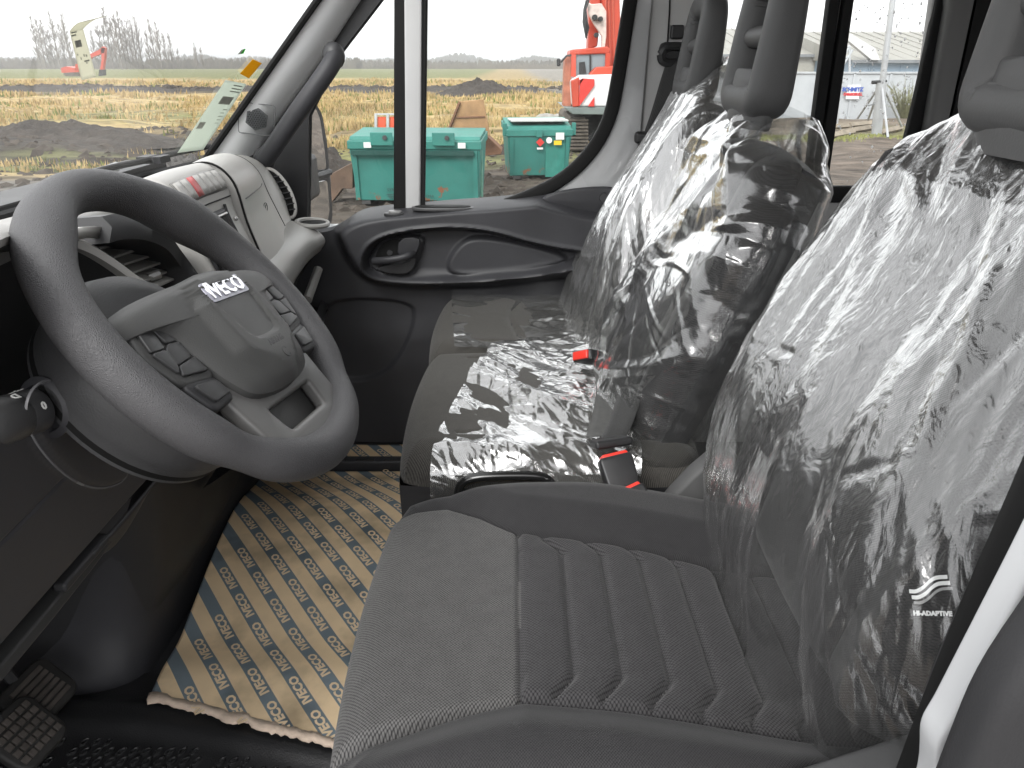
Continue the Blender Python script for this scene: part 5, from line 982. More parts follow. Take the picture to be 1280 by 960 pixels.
# sill bar at the passenger side and the step beyond
sill = thing('door_sill_bar', 'black ribbed bar crossing the floor before the passenger door step', 'sill bar', loc=(-.35, 1.81, .79))
MB().box((-.25, 1.815, .80), (.95, .035, .035)).build('bar', blk_s, sill, bevel=.006)
for k_ in range(9): MB().box((-.62 + k_ * .075, 1.807, .819), (.05, .012, .004)).build('rib', blk, sill)
P = np.array([[(x, y, .788 + .002 * math.sin(x * 20)) for y in np.linspace(1.835, 1.955, 10)] for x in np.linspace(-.62, .1, 30)]); c2 = MB().grid(P).build('cardboard_strip', cardm, smooth=180, solid=.003, off=-1); tag(c2, 'short printed cardboard strip on the step beyond the black sill bar', 'cardboard')
q = MB()
for k_ in range(k0, k0 + 60):
    for s_ in range(-30, 6):
        c_ = DN * (k_ + .235) * PITCH_S + DT * (s_ * .0905 + .041 * (k_ % 2) + .013 * k_)
        if -.58 < c_[0] < .06 and 1.86 < c_[1] < 1.93: q.add([(a[0], a[1], .7895 + .002 * math.sin(a[0] * 20)) for a in TV + c_], TF)
kind(q.build('printed_lettering', bpy.data.materials['unprinted_letter_beige'], c2, smooth=0, fixn=False), 'stuff')

# ================================================================== SEATS
def weave(name, dark, light, scale, thr=.30, bump=.5, rough=.85, rot=45, sheen=.15, upright=False):
    m = bpy.data.materials.new(name); m.use_nodes = True; n = m.node_tree.nodes; l = m.node_tree.links; b = n['Principled BSDF']
    b.inputs['Roughness'].default_value = rough; b.inputs['Specular IOR Level'].default_value = .25; b.inputs['Sheen Weight'].default_value = sheen; b.inputs['Sheen Roughness'].default_value = .4
    tc = n.new('ShaderNodeTexCoord'); mp = n.new('ShaderNodeMapping'); mp.inputs['Rotation'].default_value = (0, 0, R(rot)); src = tc.outputs['Object']
    if upright: sx = n.new('ShaderNodeSeparateXYZ'); cx_ = n.new('ShaderNodeCombineXYZ'); l.new(src, sx.inputs[0]); l.new(sx.outputs[1], cx_.inputs[0]); l.new(sx.outputs[2], cx_.inputs[1]); src = cx_.outputs[0]
    l.new(src, mp.inputs[0])
    v = n.new('ShaderNodeTexVoronoi'); v.inputs['Scale'].default_value = scale; v.inputs['Randomness'].default_value = .12; v.voronoi_dimensions = '2D'; l.new(mp.outputs[0], v.inputs['Vector'])
    mr = n.new('ShaderNodeMapRange'); mr.inputs[1].default_value = thr; mr.inputs[2].default_value = thr + .3; mr.inputs[3].default_value = 1; mr.inputs[4].default_value = 0; l.new(v.outputs['Distance'], mr.inputs[0])
    t = n.new('ShaderNodeTexNoise'); t.inputs['Scale'].default_value = 60; t.inputs['Detail'].default_value = 5; l.new(tc.outputs['Object'], t.inputs[0])
    ml = n.new('ShaderNodeMath'); ml.operation = 'MULTIPLY'; r2 = n.new('ShaderNodeMapRange'); r2.inputs[1].default_value = .3; r2.inputs[2].default_value = .7; r2.inputs[3].default_value = .85; r2.inputs[4].default_value = 1.1; l.new(t.outputs[0], r2.inputs[0]); l.new(mr.outputs[0], ml.inputs[0]); l.new(r2.outputs[0], ml.inputs[1])
    mx = n.new('ShaderNodeMix'); mx.data_type = 'RGBA'; l.new(ml.outputs[0], mx.inputs[0]); mx.inputs[6].default_value = (*dark, 1); mx.inputs[7].default_value = (*light, 1); l.new(mx.outputs[2], b.inputs['Base Color'])
    bp = n.new('ShaderNodeBump'); bp.inputs['Strength'].default_value = bump; bp.inputs['Distance'].default_value = .0008; l.new(mr.outputs[0], bp.inputs['Height']); l.new(bp.outputs[0], b.inputs['Normal']); return m
fab = weave('dark_seat_weave', (.012, .0118, .0128), (.062, .060, .062), 340); fabf = weave('front_panel_weave', (.022, .0215, .022), (.125, .122, .12), 380, .28); fabb = weave('bolster_weave', (.013, .0128, .0138), (.038, .037, .0385), 520); vin = mat('seat_side_vinyl', (.02, .02, .022), .5, .4, .1, 12, .3, 300)
fabo = weave('bench_weave', (.024, .0225, .021), (.085, .08, .072), 420, .28)

def cushion(parent, O, ex, ey, ez, hx, hy, Rr, skirt, feat, region, names, mats, n=(170, 150), k=.22, bottom=True, push=None, rows=None):
    """upholstered cushion: rounded block whose top carries the features feat(x, y); faces are split into named parts by region(x, y)"""
    O, ex, ey, ez = [np.array(q, float) for q in (O, ex, ey, ez)]
    def dens(m): s_ = np.linspace(-1, 1, m); return .45 * s_ + .55 * np.sin(s_ * math.pi / 2)
    A, B = np.meshgrid(dens(n[0]), dens(n[1]), indexing='ij')
    X = hx * A * np.sqrt(1 - k * B ** 2 / 2 * np.abs(A) ** 1.5); Y = hy * B * np.sqrt(1 - k * A ** 2 / 2 * np.abs(B) ** 1.5)
    if rows is not None:      # let two grid rows run along the two seams
        jn, jf = int(n[1] * .24), int(n[1] * .74); Y0, Y1 = Y[:, :1].copy(), Y[:, -1:].copy(); b = B[0]; mid = X[:, n[1] // 2]; yn, yf = rows[0](mid)[:, None], rows[1](mid)[:, None]; t = b[None]
        yn = np.clip(yn, Y0 + .02, None); yf = np.clip(yf, None, Y1 - .02)
        Y = np.where(t <= b[jn], Y0 + (yn - Y0) * (t - b[0]) / (b[jn] - b[0]), np.where(t <= b[jf], yn + (yf - yn) * (t - b[jn]) / (b[jf] - b[jn]), yf + (Y1 - yf) * (t - b[jf]) / (b[-1] - b[jf])))
    da = (1 - np.abs(A)) * hx; db = (1 - np.abs(B)) * hy if rows is None else np.minimum(Y - Y[:, :1], Y[:, -1:] - Y); d = np.minimum(da, db); w_ = np.clip((Rr - np.abs(da - db)) / Rr, 0, 1); d = np.maximum(d - .25 * w_ ** 2 * Rr * np.clip(1 - d / Rr, 0, 1), 0)
    e = np.clip((Rr - d) / Rr, 0, 1); roll = Rr * (1 - np.sqrt(np.maximum(1 - e ** 2, 0)))
    H = feat(X, Y) * np.clip(d / (.5 * Rr), 0, 1) ** .5 - roll
    P = O + X[..., None] * ex + Y[..., None] * ey + H[..., None] * ez
    if push is not None: P = push(P)
    reg = region((X[1:, 1:] + X[:-1, :-1]) / 2, (Y[1:, 1:] + Y[:-1, :-1]) / 2)
    ni, nj = P.shape[:2]
    if rows is not None: reg[:, :jn] = 1; reg[:, jf:] = 0
    ids = np.arange(ni * nj).reshape(ni, nj); F = np.stack([ids[:-1, :-1], ids[1:, :-1], ids[1:, 1:], ids[:-1, 1:]], -1); V = P.reshape(-1, 3); out = []
    for r_, nm, m_ in zip(range(len(names)), names, mats):
        f = F[reg == r_]
        if len(f) == 0: continue
        u_, inv = np.unique(f, return_inverse=True); me = bpy.data.meshes.new(nm); me.from_pydata([tuple(p) for p in V[u_]], [], [tuple(q) for q in inv.reshape(f.shape)])
        out.append(link(nm, me, m_, parent, smooth=180, fixn=False))
    ring = list(P[:, 0]) + list(P[-1, 1:]) + list(P[::-1, -1])[1:] + list(P[0, ::-1])[1:-1]; c = np.mean(ring, 0)
    q = MB(); q.loft([ring] + [[p - ez * skirt * s_ + (c - p) * .04 * s_ ** 2 for p in ring] for s_ in (.12, .3, .6, 1)], True, bottom); out.append(q.build('cushion_side', vin if len(mats) < 99 else mats[-1], parent, smooth=60)); return out
# ---- driver's seat
ds = thing('driver_seat', 'dark woven driver seat with ribbed cushion in front of the door opening', 'car seat', loc=(.1, .72, .8))
fs = lambda x: np.interp(x, [-.2, -.155, -.09, -.044, .005, .1, .28, .4], [.915, .905, .914, .894, .857, .838, .82, .81])
ns = lambda x: np.interp(x, [-.2, -.152, -.05, .012, .15, .3], [.512, .519, .553, .567, .552, .541])
CX, CY = .10, .715
def gk(k_, y): return .064 + .0495 * k_ - .024 * sstep(.805, .845, y) - .024 * sstep(.605, .56, y) + .006 * (y - .7)
def feat_d(X, Y):
    x = X + CX; y = Y + CY; f = fs(x); nn = ns(x); mid = (y < f) & (y > nn)
    h = .024 * sstep(.0, .06, y - f) + .028 * sstep(0, .06, nn - y) - .007 * np.exp(-((y - f) / .004) ** 2) - .007 * np.exp(-((y - nn) / .004) ** 2) + .012 * sstep(.0, -.12, x) * mid
    rib = np.zeros_like(h)
    for k_ in range(-1, 6):
        d = x - gk(k_, y); rib -= .0065 * np.exp(-(d / .0042) ** 2) * (k_ >= 0); 
    ph = (x - gk(0, y)) / .0495; rib += .0045 * (np.abs(np.sin(np.pi * ph)) ** .6) 
    inr = sstep(0, .012, f - y) * sstep(0, .012, y - nn)
    h += np.where(x > .009, rib * inr, 0) - .007 * np.exp(-((x - .009) / .0035) ** 2) * mid
    h -= .012 * np.exp(-((x - .30) / .12) ** 2) * mid
    h -= .03 * sstep(.08, .36, x) + .012 * sstep(.02, -.16, x)
    return h
def reg_d(X, Y):
    x = X + CX; y = Y + CY; r = np.full(x.shape, 3); r[x < .009] = 2
    for k_ in range(6): r[(x >= .009) & (x > gk(k_, y))] = 4 + min(k_, 4)
    return r
cushion(ds, (CX, CY, 1.226), (1, 0, 0), (0, 1, 0), (0, 0, 1), .283, .268, .05, .13, feat_d, reg_d, ['bolster', 'bolster', 'front_panel'] + ['ribbed_panel'] * 6, [fabb, fabb, fabf] + [fab] * 6, (250, 230), .36, rows=(lambda x: ns(x + CX) - CY, lambda x: fs(x + CX) - CY))
MB().box((.12, .715, .96), (.42, .40, .26)).build('seat_base', blk, ds, bevel=.02)
link('side_trim', plate([rnd([(.16, 1.05), (.42, 1.05), (.44, 1.30), (.35, 1.30), (.235, 1.245), (.20, 1.22)], .03)], FN(.45), .03, .008), mat('seat_trim_grey', (.055, .055, .056), .5, .4, .06, 6, .2, 500), ds)
link('recliner_cover', plate([rnd([pt(u, v, y=.985)[[0, 2]] for u, v in ((812, 664), (838, 622), (866, 592), (905, 560), (935, 600), (925, 690), (905, 660), (878, 648))], .012)], FN(.985), .035, .008), mat('recliner_grey', (.085, .085, .085), .5, .4, .06, 6, .2, 500), ds)
TH = R(16); hD = np.array([math.sin(TH), 0, math.cos(TH)]); nD = np.array([-math.cos(TH), 0, math.sin(TH)]); LY = np.array([0, 1., 0])
fab_u = weave('backrest_weave', (.012, .0118, .0128), (.036, .035, .0365), 430, upright=True)
def back(parent, y0, hw, O, zt, hv, nv, nm='backrest'):
    H = (zt - O[2]) / hv[2]; c = np.array(O) + hv * H / 2; c[1] = y0
    def feat_b(X, Y): return .03 * sstep(.13, .22, np.abs(Y)) + .008 * np.exp(-(X / .2) ** 2) - .006 * np.exp(-((np.abs(Y) - .125) / .005) ** 2) - .006 * np.exp(-((X - .06) / .005) ** 2) * (np.abs(Y) < .125)
    def reg_b(X, Y): return (np.abs(Y) > .125).astype(int) * np.where(Y > 0, 1, 2)
    return cushion(parent, c, hv, LY, nv, H / 2 + .01, hw, .055, .045, feat_b, reg_b, [nm, 'back_bolster', 'back_bolster'], [fab_u, fab_u, fab_u], (90, 80), .3)
def ladder(parent, c, w_, h_, hv, nv, m, nm='headrest'):
    """head restraint: a rounded frame with two slots and a rounded bar between them; c is the middle of its foot"""
    c = np.array(c); hw = w_ / 2 - .027; top = h_ - .026
    path = rnd([(-hw, .012), (hw, .012), (hw * .99, h_ * .55), (hw * .86, top), (-hw * .86, top), (-hw * .99, h_ * .55)], [.02, .02, .03, .045, .045, .03], 6)
    P = []
    for i in range(len(path)):
        a, b = path[i], path[(i + 1) % len(path)]; P += [a + (b - a) * t for t in np.linspace(0, 1, 4, endpoint=False)]
    rings = []
    for i in range(len(P)):
        t = P[(i + 1) % len(P)] - P[i - 1]; t /= np.linalg.norm(t) + 1e-9; mm = np.array([t[1], -t[0]]); p = c + LY * P[i][0] + hv * P[i][1]; md = LY * mm[0] + hv * mm[1]; th = .034 - .010 * P[i][1] / h_
        rings.append([p + md * .027 * np.sign(math.cos(q)) * abs(math.cos(q)) ** .75 + nv * th * np.sign(math.sin(q)) * abs(math.sin(q)) ** .75 for q in np.linspace(0, 2 * math.pi, 20, endpoint=False)])
    rings.append(rings[0]); o = MB().loft(rings, True, False).build(nm, m, parent, smooth=180)
    q = MB(); q.loft([[c + LY * (hw + .01) * math.cos(f) * k_ + hv * z + nv * .030 * math.sin(f) * k_ for f in np.linspace(0, 2 * math.pi, 28, endpoint=False)] for z, k_ in ((-.03, .9), (.0, 1), (.035, 1), (.052, .97), (.056, .9))]); q.build('foot', m, o, smooth=60)
    q = MB(); q.tube([c + LY * a + hv * (h_ * .485) + nv * .004 for a in np.linspace(-hw, hw, 8)], .0165, 14); q.build('cross_bar', m, o, smooth=180); return o
hH = np.array([math.sin(R(6)), 0, math.cos(R(6))]); nH = np.array([-math.cos(R(6)), 0, math.sin(R(6))])
hrm = mat('headrest_grey', (.075, .075, .076), .55, .4, .05, 8, .3, 400, bdist=.0006)
OD = np.array([.365, .72, 1.19]); back(ds, .735, .235, OD + nD * .055, 1.735, hD, nD)
ladder(ds, (.478, .72, 1.748), .225, .215, hH, nH, hrm)
# tag on the side of the backrest
_d = pt(1163, 744, y=1) - CAM; tg_c = CAM + _d * (((OD + nD * .094 - CAM) @ nD) / (_d @ nD)); e_x = np.array([.75, -.5, .39]); e_x /= np.linalg.norm(e_x); e_n = np.array([-.5, -.5, .5]); e_n -= e_x * (e_n @ e_x); e_n /= np.linalg.norm(e_n); e_y = np.cross(e_n, e_x)
# ---- double passenger bench
pb = thing('passenger_bench', 'dark two place passenger bench seat with plastic film on its cushions', 'bench seat', loc=(.08, 1.5, .8))
TB = R(21.5); hB = np.array([math.sin(TB), 0, math.cos(TB)]); nB = np.array([-math.cos(TB), 0, math.sin(TB)])
BC = [(.065, 1.312, .247), (.065, 1.768, .213)]
def feat_p(yc):
    def f(X, Y): return .006 * np.exp(-(Y / .12) ** 2) - .006 * np.exp(-((X + .05 + .02 * np.cos(Y * 12)) / .004) ** 2) * (np.abs(Y) < .19) - .006 * np.exp(-((np.abs(Y) - .175) / .004) ** 2) * (X > -.16) + .012 * sstep(.05, -.12, X)
    return f
for (x, y, hy_), nm in zip(BC, 'ab'):
    cushion(pb, (x, y, 1.222), (1, 0, 0), (0, 1, 0), (0, 0, 1), .262, hy_, .055, .20, feat_p(y), lambda X, Y: (np.abs(Y) > .175).astype(int) * np.where(Y > 0, 1, 2), ['seat_cushion', 'cushion_edge', 'cushion_edge'], [fabo, fabo, fabo], (110, 110), .2)
MB().box((.10, 1.52, .88), (.40, .84, .22)).build('bench_base', blk, pb, bevel=.02)
OB = np.array([.237, 1.3, 1.20]); back(pb, 1.312, .205, OB + nB * .055, 1.69, hB, nB); back(pb, 1.765, .175, OB + nB * .05, 1.735, hB, nB)
ladder(pb, (.385, 1.30, 1.735), .205, .215, hH, nH, hrm); ladder(pb, (.392, 1.765, 1.735), .19, .205, hH, nH, hrm)
gb = [pt(u, v, y=1.045) for u, v in ((576, 640), (574, 616), (580, 603), (598, 597), (640, 595), (672, 596), (686, 602), (692, 616), (694, 640))]
q = MB(); q.tube(spline(gb, 50), .0085, 10); q.build('release_bar', mat('gloss_black_tube', (.012, .012, .012), .2, .6, .05), pb, smooth=80)

# ================================================================== CLEAR PLASTIC FILM
def filmmat(name, base=.10, fres=1.1, veil=.045, rough=.10, bumps=((26, .9), (75, .5)), stretch=(1, 1, 1), bd=.006):
    m = bpy.data.materials.new(name); m.use_nodes = True; n = m.node_tree.nodes; l = m.node_tree.links; n.remove(n['Principled BSDF'])
    tc = n.new('ShaderNodeTexCoord'); mp = n.new('ShaderNodeMapping'); mp.inputs['Scale'].default_value = stretch; l.new(tc.outputs['Object'], mp.inputs[0]); prev = None
    wn_ = n.new('ShaderNodeTexNoise'); wn_.inputs['Scale'].default_value = 9; wmx = n.new('ShaderNodeMix'); wmx.data_type = 'RGBA'; wmx.inputs[0].default_value = .12; l.new(mp.outputs[0], wn_.inputs[0]); l.new(mp.outputs[0], wmx.inputs[6]); l.new(wn_.outputs['Color'], wmx.inputs[7])
    for sc, st in bumps:
        v = n.new('ShaderNodeTexVoronoi'); v.inputs['Scale'].default_value = sc; v.feature = 'F1'; v.distance = 'MANHATTAN'; l.new(wmx.outputs[2], v.inputs['Vector'])
        bp = n.new('ShaderNodeBump'); bp.inputs['Strength'].default_value = st; bp.inputs['Distance'].default_value = bd * 26 / sc; l.new(v.outputs['Distance'], bp.inputs['Height'])
        if prev: l.new(prev.outputs[0], bp.inputs['Normal'])
        prev = bp
    tr = n.new('ShaderNodeBsdfTransparent'); tr.inputs[0].default_value = (.95, .96, .96, 1)
    gl = n.new('ShaderNodeBsdfGlossy'); gl.inputs['Roughness'].default_value = rough; gl.inputs[0].default_value = (1, 1, 1, 1); l.new(prev.outputs[0], gl.inputs['Normal'])
    lw = n.new('ShaderNodeLayerWeight'); lw.inputs[0].default_value = .5; l.new(prev.outputs[0], lw.inputs['Normal']); fr = n.new('ShaderNodeMath'); fr.operation = 'POWER'; fr.inputs[1].default_value = 2.6; l.new(lw.outputs['Facing'], fr.inputs[0]); a = n.new('ShaderNodeMath'); a.operation = 'MULTIPLY_ADD'; a.inputs[1].default_value = fres; a.inputs[2].default_value = base; a.use_clamp = True; l.new(fr.outputs[0], a.inputs[0])
    m1 = n.new('ShaderNodeMixShader'); l.new(a.outputs[0], m1.inputs[0]); l.new(tr.outputs[0], m1.inputs[1]); l.new(gl.outputs[0], m1.inputs[2])
    df = n.new('ShaderNodeBsdfDiffuse'); df.inputs[0].default_value = (.9, .9, .88, 1); tl = n.new('ShaderNodeBsdfTranslucent'); tl.inputs[0].default_value = (.9, .9, .85, 1); mm = n.new('ShaderNodeMixShader'); l.new(df.outputs[0], mm.inputs[1]); l.new(tl.outputs[0], mm.inputs[2])
    m2 = n.new('ShaderNodeMixShader'); m2.inputs[0].default_value = veil; l.new(m1.outputs[0], m2.inputs[1]); l.new(mm.outputs[0], m2.inputs[2]); l.new(m2.outputs[0], n['Material Output'].inputs[0]); return m
def creases(U, V, n, Lr, wr, amp, am, asd, seed, box=None):
    """sum of straight folds: each a tent-shaped ridge with its own place, length and direction in (U, V)"""
    r = np.random.default_rng(seed); h = np.zeros(U.shape); u0, u1, v0, v1 = box or (U.min(), U.max(), V.min(), V.max()); rows = V[:, V.shape[1] // 2]; byrow = np.ptp(V, axis=1).max() < 1e-9
    for _ in range(n):
        cu, cv = r.uniform(u0, u1), r.uniform(v0, v1); a = am + r.normal() * asd; ca, sa = math.cos(a), math.sin(a); L = r.uniform(*Lr); w_ = r.uniform(*wr); bend = .15 * r.normal(); sg = amp * r.choice([-1, 1, 1]) * r.uniform(.4, 1) * (w_ / wr[1])
        i0, i1 = (np.searchsorted(rows, cv - 2 * L - w_), np.searchsorted(rows, cv + 2 * L + w_)) if byrow else (0, len(rows))
        if i1 <= i0: continue
        u = U[i0:i1] - cu; v = V[i0:i1] - cv; al = u * ca + v * sa; ac = -u * sa + v * ca + bend * al * al / L
        h[i0:i1] += sg * np.maximum(0, 1 - np.abs(ac) / w_) * np.exp(-(al / L) ** 2)
    return h
def bag(name, label, O, hv, nv, y0, H, afun, bfun, shiftf, crs, m, n=(230, 260), cat='plastic cover', t0=-.05, extra=None):
    t = np.linspace(t0, 1, n[0]); ph = np.linspace(0, 2 * math.pi, n[1]); T, PH = np.meshgrid(t, ph, indexing='ij')
    c, s_ = np.cos(PH), np.sin(PH); lat = np.sign(c) * np.abs(c) ** .62; nr = np.sign(s_) * np.abs(s_) ** .62
    A = afun(T, c); B = bfun(T, s_); U = np.where(PH < math.pi, (lat * -1) * A, lat * A + 1.0); V = T * H
    h = sum(creases(U, V, *k_) for k_ in crs)
    h[:, -1] = h[:, 0]
    nl = np.sqrt(c ** 2 + s_ ** 2)
    P = np.array(O)[None, None] + hv * (T * H)[..., None] + LY * (lat * A + c * h)[..., None] + nv * (nr * B + s_ * h + shiftf(T, s_, c))[..., None]; P[..., 1] += y0 - O[1]
    if extra is not None: P = extra(P, T, PH)
    P[:, -1] = P[:, 0]
    me = MB().grid(P); o = me.build(name, m, smooth=180, fixn=False); return tag(o, label, cat, 'clear plastic covers on the seats')
film_d = filmmat('film_streaked', .115, 1.6, .035, .20, ((24, .16), (90, .16)), (3, 2.4, .3)); film_m = filmmat('film_crumpled', .12, 1.6, .035, .17, ((9, .22), (60, .12)), (1, 1, 1)); film_f = filmmat('film_bright_folds', .28, 1.8, .09, .20, ((18, .2), (80, .18)), (2.6, 2, .3))
def rise(t, pts): return np.interp(t, [p[0] for p in pts], [p[1] for p in pts])
VERT = math.pi / 2
bag('plastic_cover', 'crumpled clear plastic cover over the driver backrest beside the door pillar', OD, hD, nD, .745, .585,
    lambda T, c: rise(T, [(-.12, .255), (0, .275), (.25, .318), (.6, .312), (.8, .27), (.92, .20), (1, .125)]), lambda T, s_: rise(T, [(-.1, .085), (.1, .105), (.5, .10), (.85, .085), (1, .055)]), lambda T, s_, c: .012 * np.maximum(s_, 0) * np.sin(T * 6) + .028 * np.exp(-((T - .35) / .3) ** 2) + .02 * sstep(.0, -.12, T) * np.maximum(s_, 0),
    [(46, (.2, .5), (.03, .08), .018, VERT + .32, .18, 1), (90, (.1, .35), (.008, .022), .006, VERT + .3, .2, 2), (150, (.08, .3), (.004, .010), .0032, VERT + .3, .2, 3), (50, (.02, .08), (.004, .010), .003, VERT, .9, 4)], film_d, (340, 420), t0=-.07)
bag('plastic_cover', 'glossy clear plastic cover crumpled over the middle passenger backrest', OB - hB * .02, hB, nB, 1.312, .59,
    lambda T, c: rise(T, [(-.15, .20), (0, .228), (.4, .242), (.7, .24), (.85, .20), (.95, .13), (1, .09)]), lambda T, s_: rise(T, [(-.1, .075), (.1, .095), (.5, .092), (.85, .085), (1, .05)]), lambda T, s_, c: .008 * np.sin(T * 7 + c) * np.maximum(s_, 0),
    [(44, (.1, .3), (.025, .06), .020, .9, .9, 11), (90, (.04, .16), (.008, .022), .010, .9, 1.0, 12), (110, (.03, .12), (.003, .007), .003, .9, 1.2, 13)], film_m, (330, 360), t0=-.14)
bag('plastic_cover', 'bright folded clear plastic cover hanging over the far passenger backrest by the door', OB - hB * .02 + nB * .01, hB, nB, 1.745, .67,
    lambda T, c: rise(T, [(-.2, .235), (0, .245), (.4, .24), (.7, .215), (.85, .165), (.95, .10), (1, .05)]), lambda T, s_: rise(T, [(-.2, .09), (.1, .10), (.5, .10), (.85, .085), (1, .03)]), lambda T, s_, c: .015 * np.sin(T * 5 + 2 * c) * np.maximum(s_, 0),
    [(50, (.2, .6), (.02, .05), .018, VERT + .15, .12, 21), (110, (.1, .4), (.006, .016), .007, VERT + .12, .16, 22), (160, (.05, .2), (.003, .009), .003, VERT + .1, .25, 23)], film_f, (330, 330), t0=-.16)
# films lying on the bench cushions
def seat_film(name, label, u0, u1, yfun, zfun, crs, m, n=(150, 150)):
    s_ = np.linspace(0, 1, n[0]); x = np.linspace(0, 1, n[1]); SS, XT = np.meshgrid(s_, x, indexing='ij'); P = np.zeros(SS.shape + (3,))
    X, Yv, Zv = yfun(SS, XT); h = sum(creases(X, SS * .55, *k_) for k_ in crs); P[..., 0] = X; P[..., 1] = Yv - .5 * h * (Zv < 1.2); P[..., 2] = Zv + np.maximum(h, -.004)
    return tag(MB().grid(P).build(name, m, smooth=180, fixn=False), label, 'plastic cover', 'clear plastic covers on the seats')
def drape_mid(S_, XT):
    L = S_ * .60; y = 1.575 - L; zt_ = 1.236 + .004 * np.sin(XT * 9 + S_ * 5); r_ = .055; yy0 = 1.112
    ov = np.maximum(L - (1.575 - yy0), 0); th = np.clip(ov / r_, 0, math.pi / 2); y = np.where(ov > 0, yy0 - r_ * np.sin(th), y); z = np.where(ov > 0, zt_ - r_ * (1 - np.cos(th)) - np.maximum(ov - r_ * math.pi / 2, 0), zt_)
    y = np.where(ov > 0, y - .008, y)
    xl = np.interp(S_, [0, .15, .5, .78, 1], [-.045, -.06, -.10, -.128, -.132]); xr = np.interp(S_, [0, .5, 1], [.24, .22, .20]); return xl + (xr - xl) * XT, y, z
seat_film('plastic_cover', 'bright crinkled plastic film over the nearer passenger cushion', 0, 1, drape_mid, None, [(40, (.1, .3), (.015, .04), .009, .75, .25, 31), (80, (.05, .2), (.005, .016), .006, .8, .35, 32), (150, (.03, .12), (.003, .008), .003, .8, .5, 33), (50, (.02, .07), (.004, .01), .004, 1.2, 1.0, 34, (.1, .25, 0, .33))], filmmat('film_cushion_bright', .24, 1.7, .07, .20, ((10, .22), (70, .18)), (1, 1, 1)), (300, 260))
def drape_far(S_, XT):
    y = 1.99 - S_ * .435; z = 1.234 + .004 * np.sin(XT * 8 + 3 * S_) + .05 * sstep(.75, 1.0, XT) * sstep(1, .3, S_); xl = np.interp(S_, [0, 1], [-.165, -.125]); xr = .24; return xl + (xr - xl) * XT, y, z
seat_film('plastic_cover', 'flat clear plastic film over the far passenger cushion by the door', 0, 1, drape_far, None, [(30, (.08, .3), (.012, .03), .004, .9, .5, 41), (60, (.03, .1), (.006, .014), .004, .6, .9, 42, (.05, .25, 0, .55))], filmmat('film_cushion_flat', .16, 1.5, .09, .10, ((10, .35), (40, .15)), (1, 1, 1)), (120, 130))

# ---- printed mark on the driver backrest side, seen through the film
lg = ds
wv = [(-.0150, -.003), (-.010, -.003), (-.0045, .000), (.001, .005), (.006, .0075), (.0135, .008)]
ink_w = mat('emblem_white', (.8, .8, .8), .6, .3, .03)
for k_, w_ in ((0, .0030), (-.0046, .0030), (-.0088, .0022)):
    a = spline([(p[0] - k_ * .3, p[1] + k_) for p in wv], 20); poly = [tuple(p + np.array([0, w_ / 2])) for p in a] + [tuple(p - np.array([0, w_ / 2])) for p in a[::-1]]
    link('emblem_wave', plate([poly], (tg_c + e_y * .006, e_x, e_y, e_n), .0006), ink_w if k_ > -.008 else mat('emblem_grey', (.3, .3, .3), .6, .3, .03), lg)
link('emblem_lettering', textmesh('HI-ADAPTIVE', .0047, (tg_c - e_y * .014, e_x, e_y, e_n), depth=.0003, bold=.0003), ink_w, lg, smooth=0)

# ================================================================== BELTS AND BUCKLES
web = weave('belt_webbing', (.02, .02, .02), (.05, .05, .05), 700); redb = mat('red_release_button', (.75, .045, .03), .35, .5, .04); bklm = mat('buckle_black', (.02, .02, .021), .4, .45, .06)
def ribbon(path, wdir, w_, m, parent, name='webbing'):
    P = spline(path, 26); wd = spline(wdir, 26) if len(wdir) > 1 else np.repeat([wdir[0]], 26, 0); G = []
    for p, d in zip(P, wd): d = np.array(d) / np.linalg.norm(d); G.append([p + d * w_ * s_ for s_ in np.linspace(-.5, .5, 5)])
    return MB().grid(np.array(G)).build(name, m, parent, smooth=180, solid=.0016)
sb = thing('seat_belt', 'black shoulder belt hanging from the guide on the far grey pillar', 'seat belt', loc=tuple(pt(840, 60, y=1.95)))
ribbon([pt(u, v, y=y_) for u, v, y_ in ((845, 78, 1.935), (838, 100, 1.93), (826, 140, 1.925), (812, 180, 1.93), (800, 215, 1.94), (786, 262, 1.95), (770, 330, 1.95))], [(.8, -.5, .1)], .05, web, sb)
q = MB(); q.tube(spline([pt(u, v, y=1.945) for u, v in ((826, 68), (832, 60), (846, 58), (856, 62), (854, 76), (838, 79), (828, 76), (826, 68))], 24), .010, 8); q.build('guide_loop', bklm, sb); MB().box(pt(842, 67, y=1.96), (.07, .03, .05)).build('guide_housing', bklm, sb, bevel=.012)
MB().box(pt(846, 40, y=1.965), (.03, .02, .03)).build('height_catch', bklm, sb, bevel=.004)
MB().box(pt(802, 172, y=1.925), (.035, .025, .028)).build('belt_stop', bklm, sb, bevel=.008); q = MB(); q.tube([pt(u, v, y=1.93) for u, v in ((800, 186), (803, 194), (799, 202), (795, 198))], .003, 6, closed=True); q.build('tongue_plate', silver, sb)
lb = thing('lap_belt', 'grey lap belt lying across the nearer passenger cushion into its buckle', 'seat belt', loc=tuple(pt(770, 500, z=1.25)))
ribbon([pt(u, v, z=z_) for u, v, z_ in ((757, 452, 1.27), (762, 480, 1.262), (760, 510, 1.258), (752, 545, 1.25))], [(1, .1, 0)], .05, mat('grey_webbing', (.09, .09, .088), .8, .2, .1, 100, .5, 600), lb)
ribbon([pt(u, v, z=z_) for u, v, z_ in ((790, 482, 1.30), (783, 508, 1.29), (774, 532, 1.28), (764, 552, 1.27))], [(1, .25, .1)], .045, web, lb, 'folded_webbing')
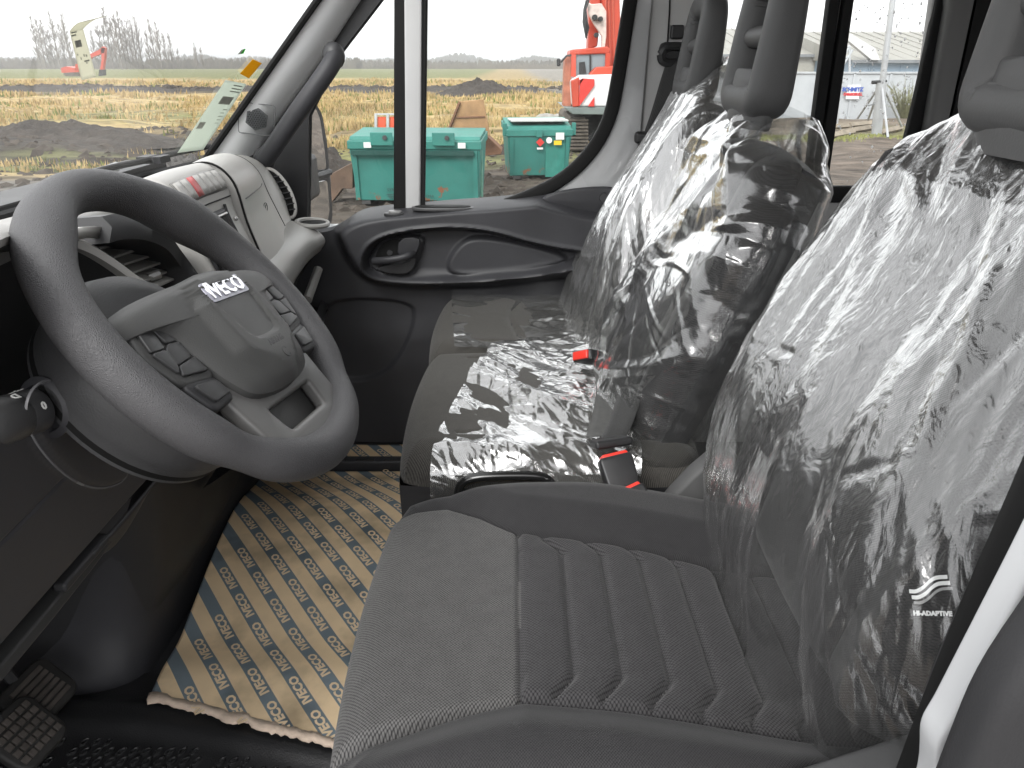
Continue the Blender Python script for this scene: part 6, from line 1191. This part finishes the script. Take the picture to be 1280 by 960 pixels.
q = MB(); c_ = pt(764, 553, z=1.27); q.box(c_, (.062, .030, .014), Matrix.Rotation(R(18), 3, 'Z') @ Matrix.Rotation(R(-20), 3, 'X')); q.build('tongue', bklm, lb, bevel=.005); q = MB(); q.lathe([(.004, 0), (.004, .002), (0, .002)], pt(760, 463, z=1.272), (0, 0, 1), 10); q.build('rivet', silver, lb)
def buckle(label, c, axis, L, tiltw):
    root = thing('belt_buckle', label, 'belt buckle', 'seat belt buckles with red buttons', tuple(c)); ax = np.array(axis, float); ax /= np.linalg.norm(ax); wd = np.array(tiltw, float); wd -= ax * (wd @ ax); wd /= np.linalg.norm(wd); nn = np.cross(wd, ax)
    o = np.array(c); fr = (o, wd, ax, nn)
    link('housing', plate([rnd([(-.019, -L), (.019, -L), (.022, -.004), (-.022, -.004)], .004)], fr, .022, .004), bklm, root); link('release_button', plate([rnd([(-.0185, -.02), (.0185, -.02), (.0185, .002), (-.0185, .002)], .002)], fr, .017, .002), redb, root)
    link('tongue_slot', plate([[(-.013, .0021), (.013, .0021), (.013, .0027), (-.013, .0027)]], (o + nn * .004, wd, ax, nn), .004), void, root); return root
buckle('red buttoned buckle lying at the rear between the two passenger cushions', pt(726, 444, z=1.275), (-.75, -.5, .35), .04, (.9, -.6, .35))
buckle('red buttoned buckle holding the black belt tongue', pt(767, 570, z=1.262), (-.25, .6, .75), .085, (1, .25, .1))
buckle('lowest red buttoned buckle just above the driver cushion edge', pt(783, 612, z=1.235), (-.4, .5, .7), .06, (.95, .35, .35))

# ================================================================== AIR
hz = bpy.data.materials.new('haze_air'); hz.use_nodes = True; n = hz.node_tree.nodes; n.remove(n['Principled BSDF']); pv = n.new('ShaderNodeVolumePrincipled'); pv.inputs['Density'].default_value = .0009; pv.inputs['Color'].default_value = (.93, .94, .95, 1); pv.inputs['Anisotropy'].default_value = .2
hz.node_tree.links.new(pv.outputs[0], n['Material Output'].inputs['Volume'])
kind(MB().box((0, 500, 11.5), (9400, 9400, 25)).build('haze', hz, smooth=0), 'stuff')
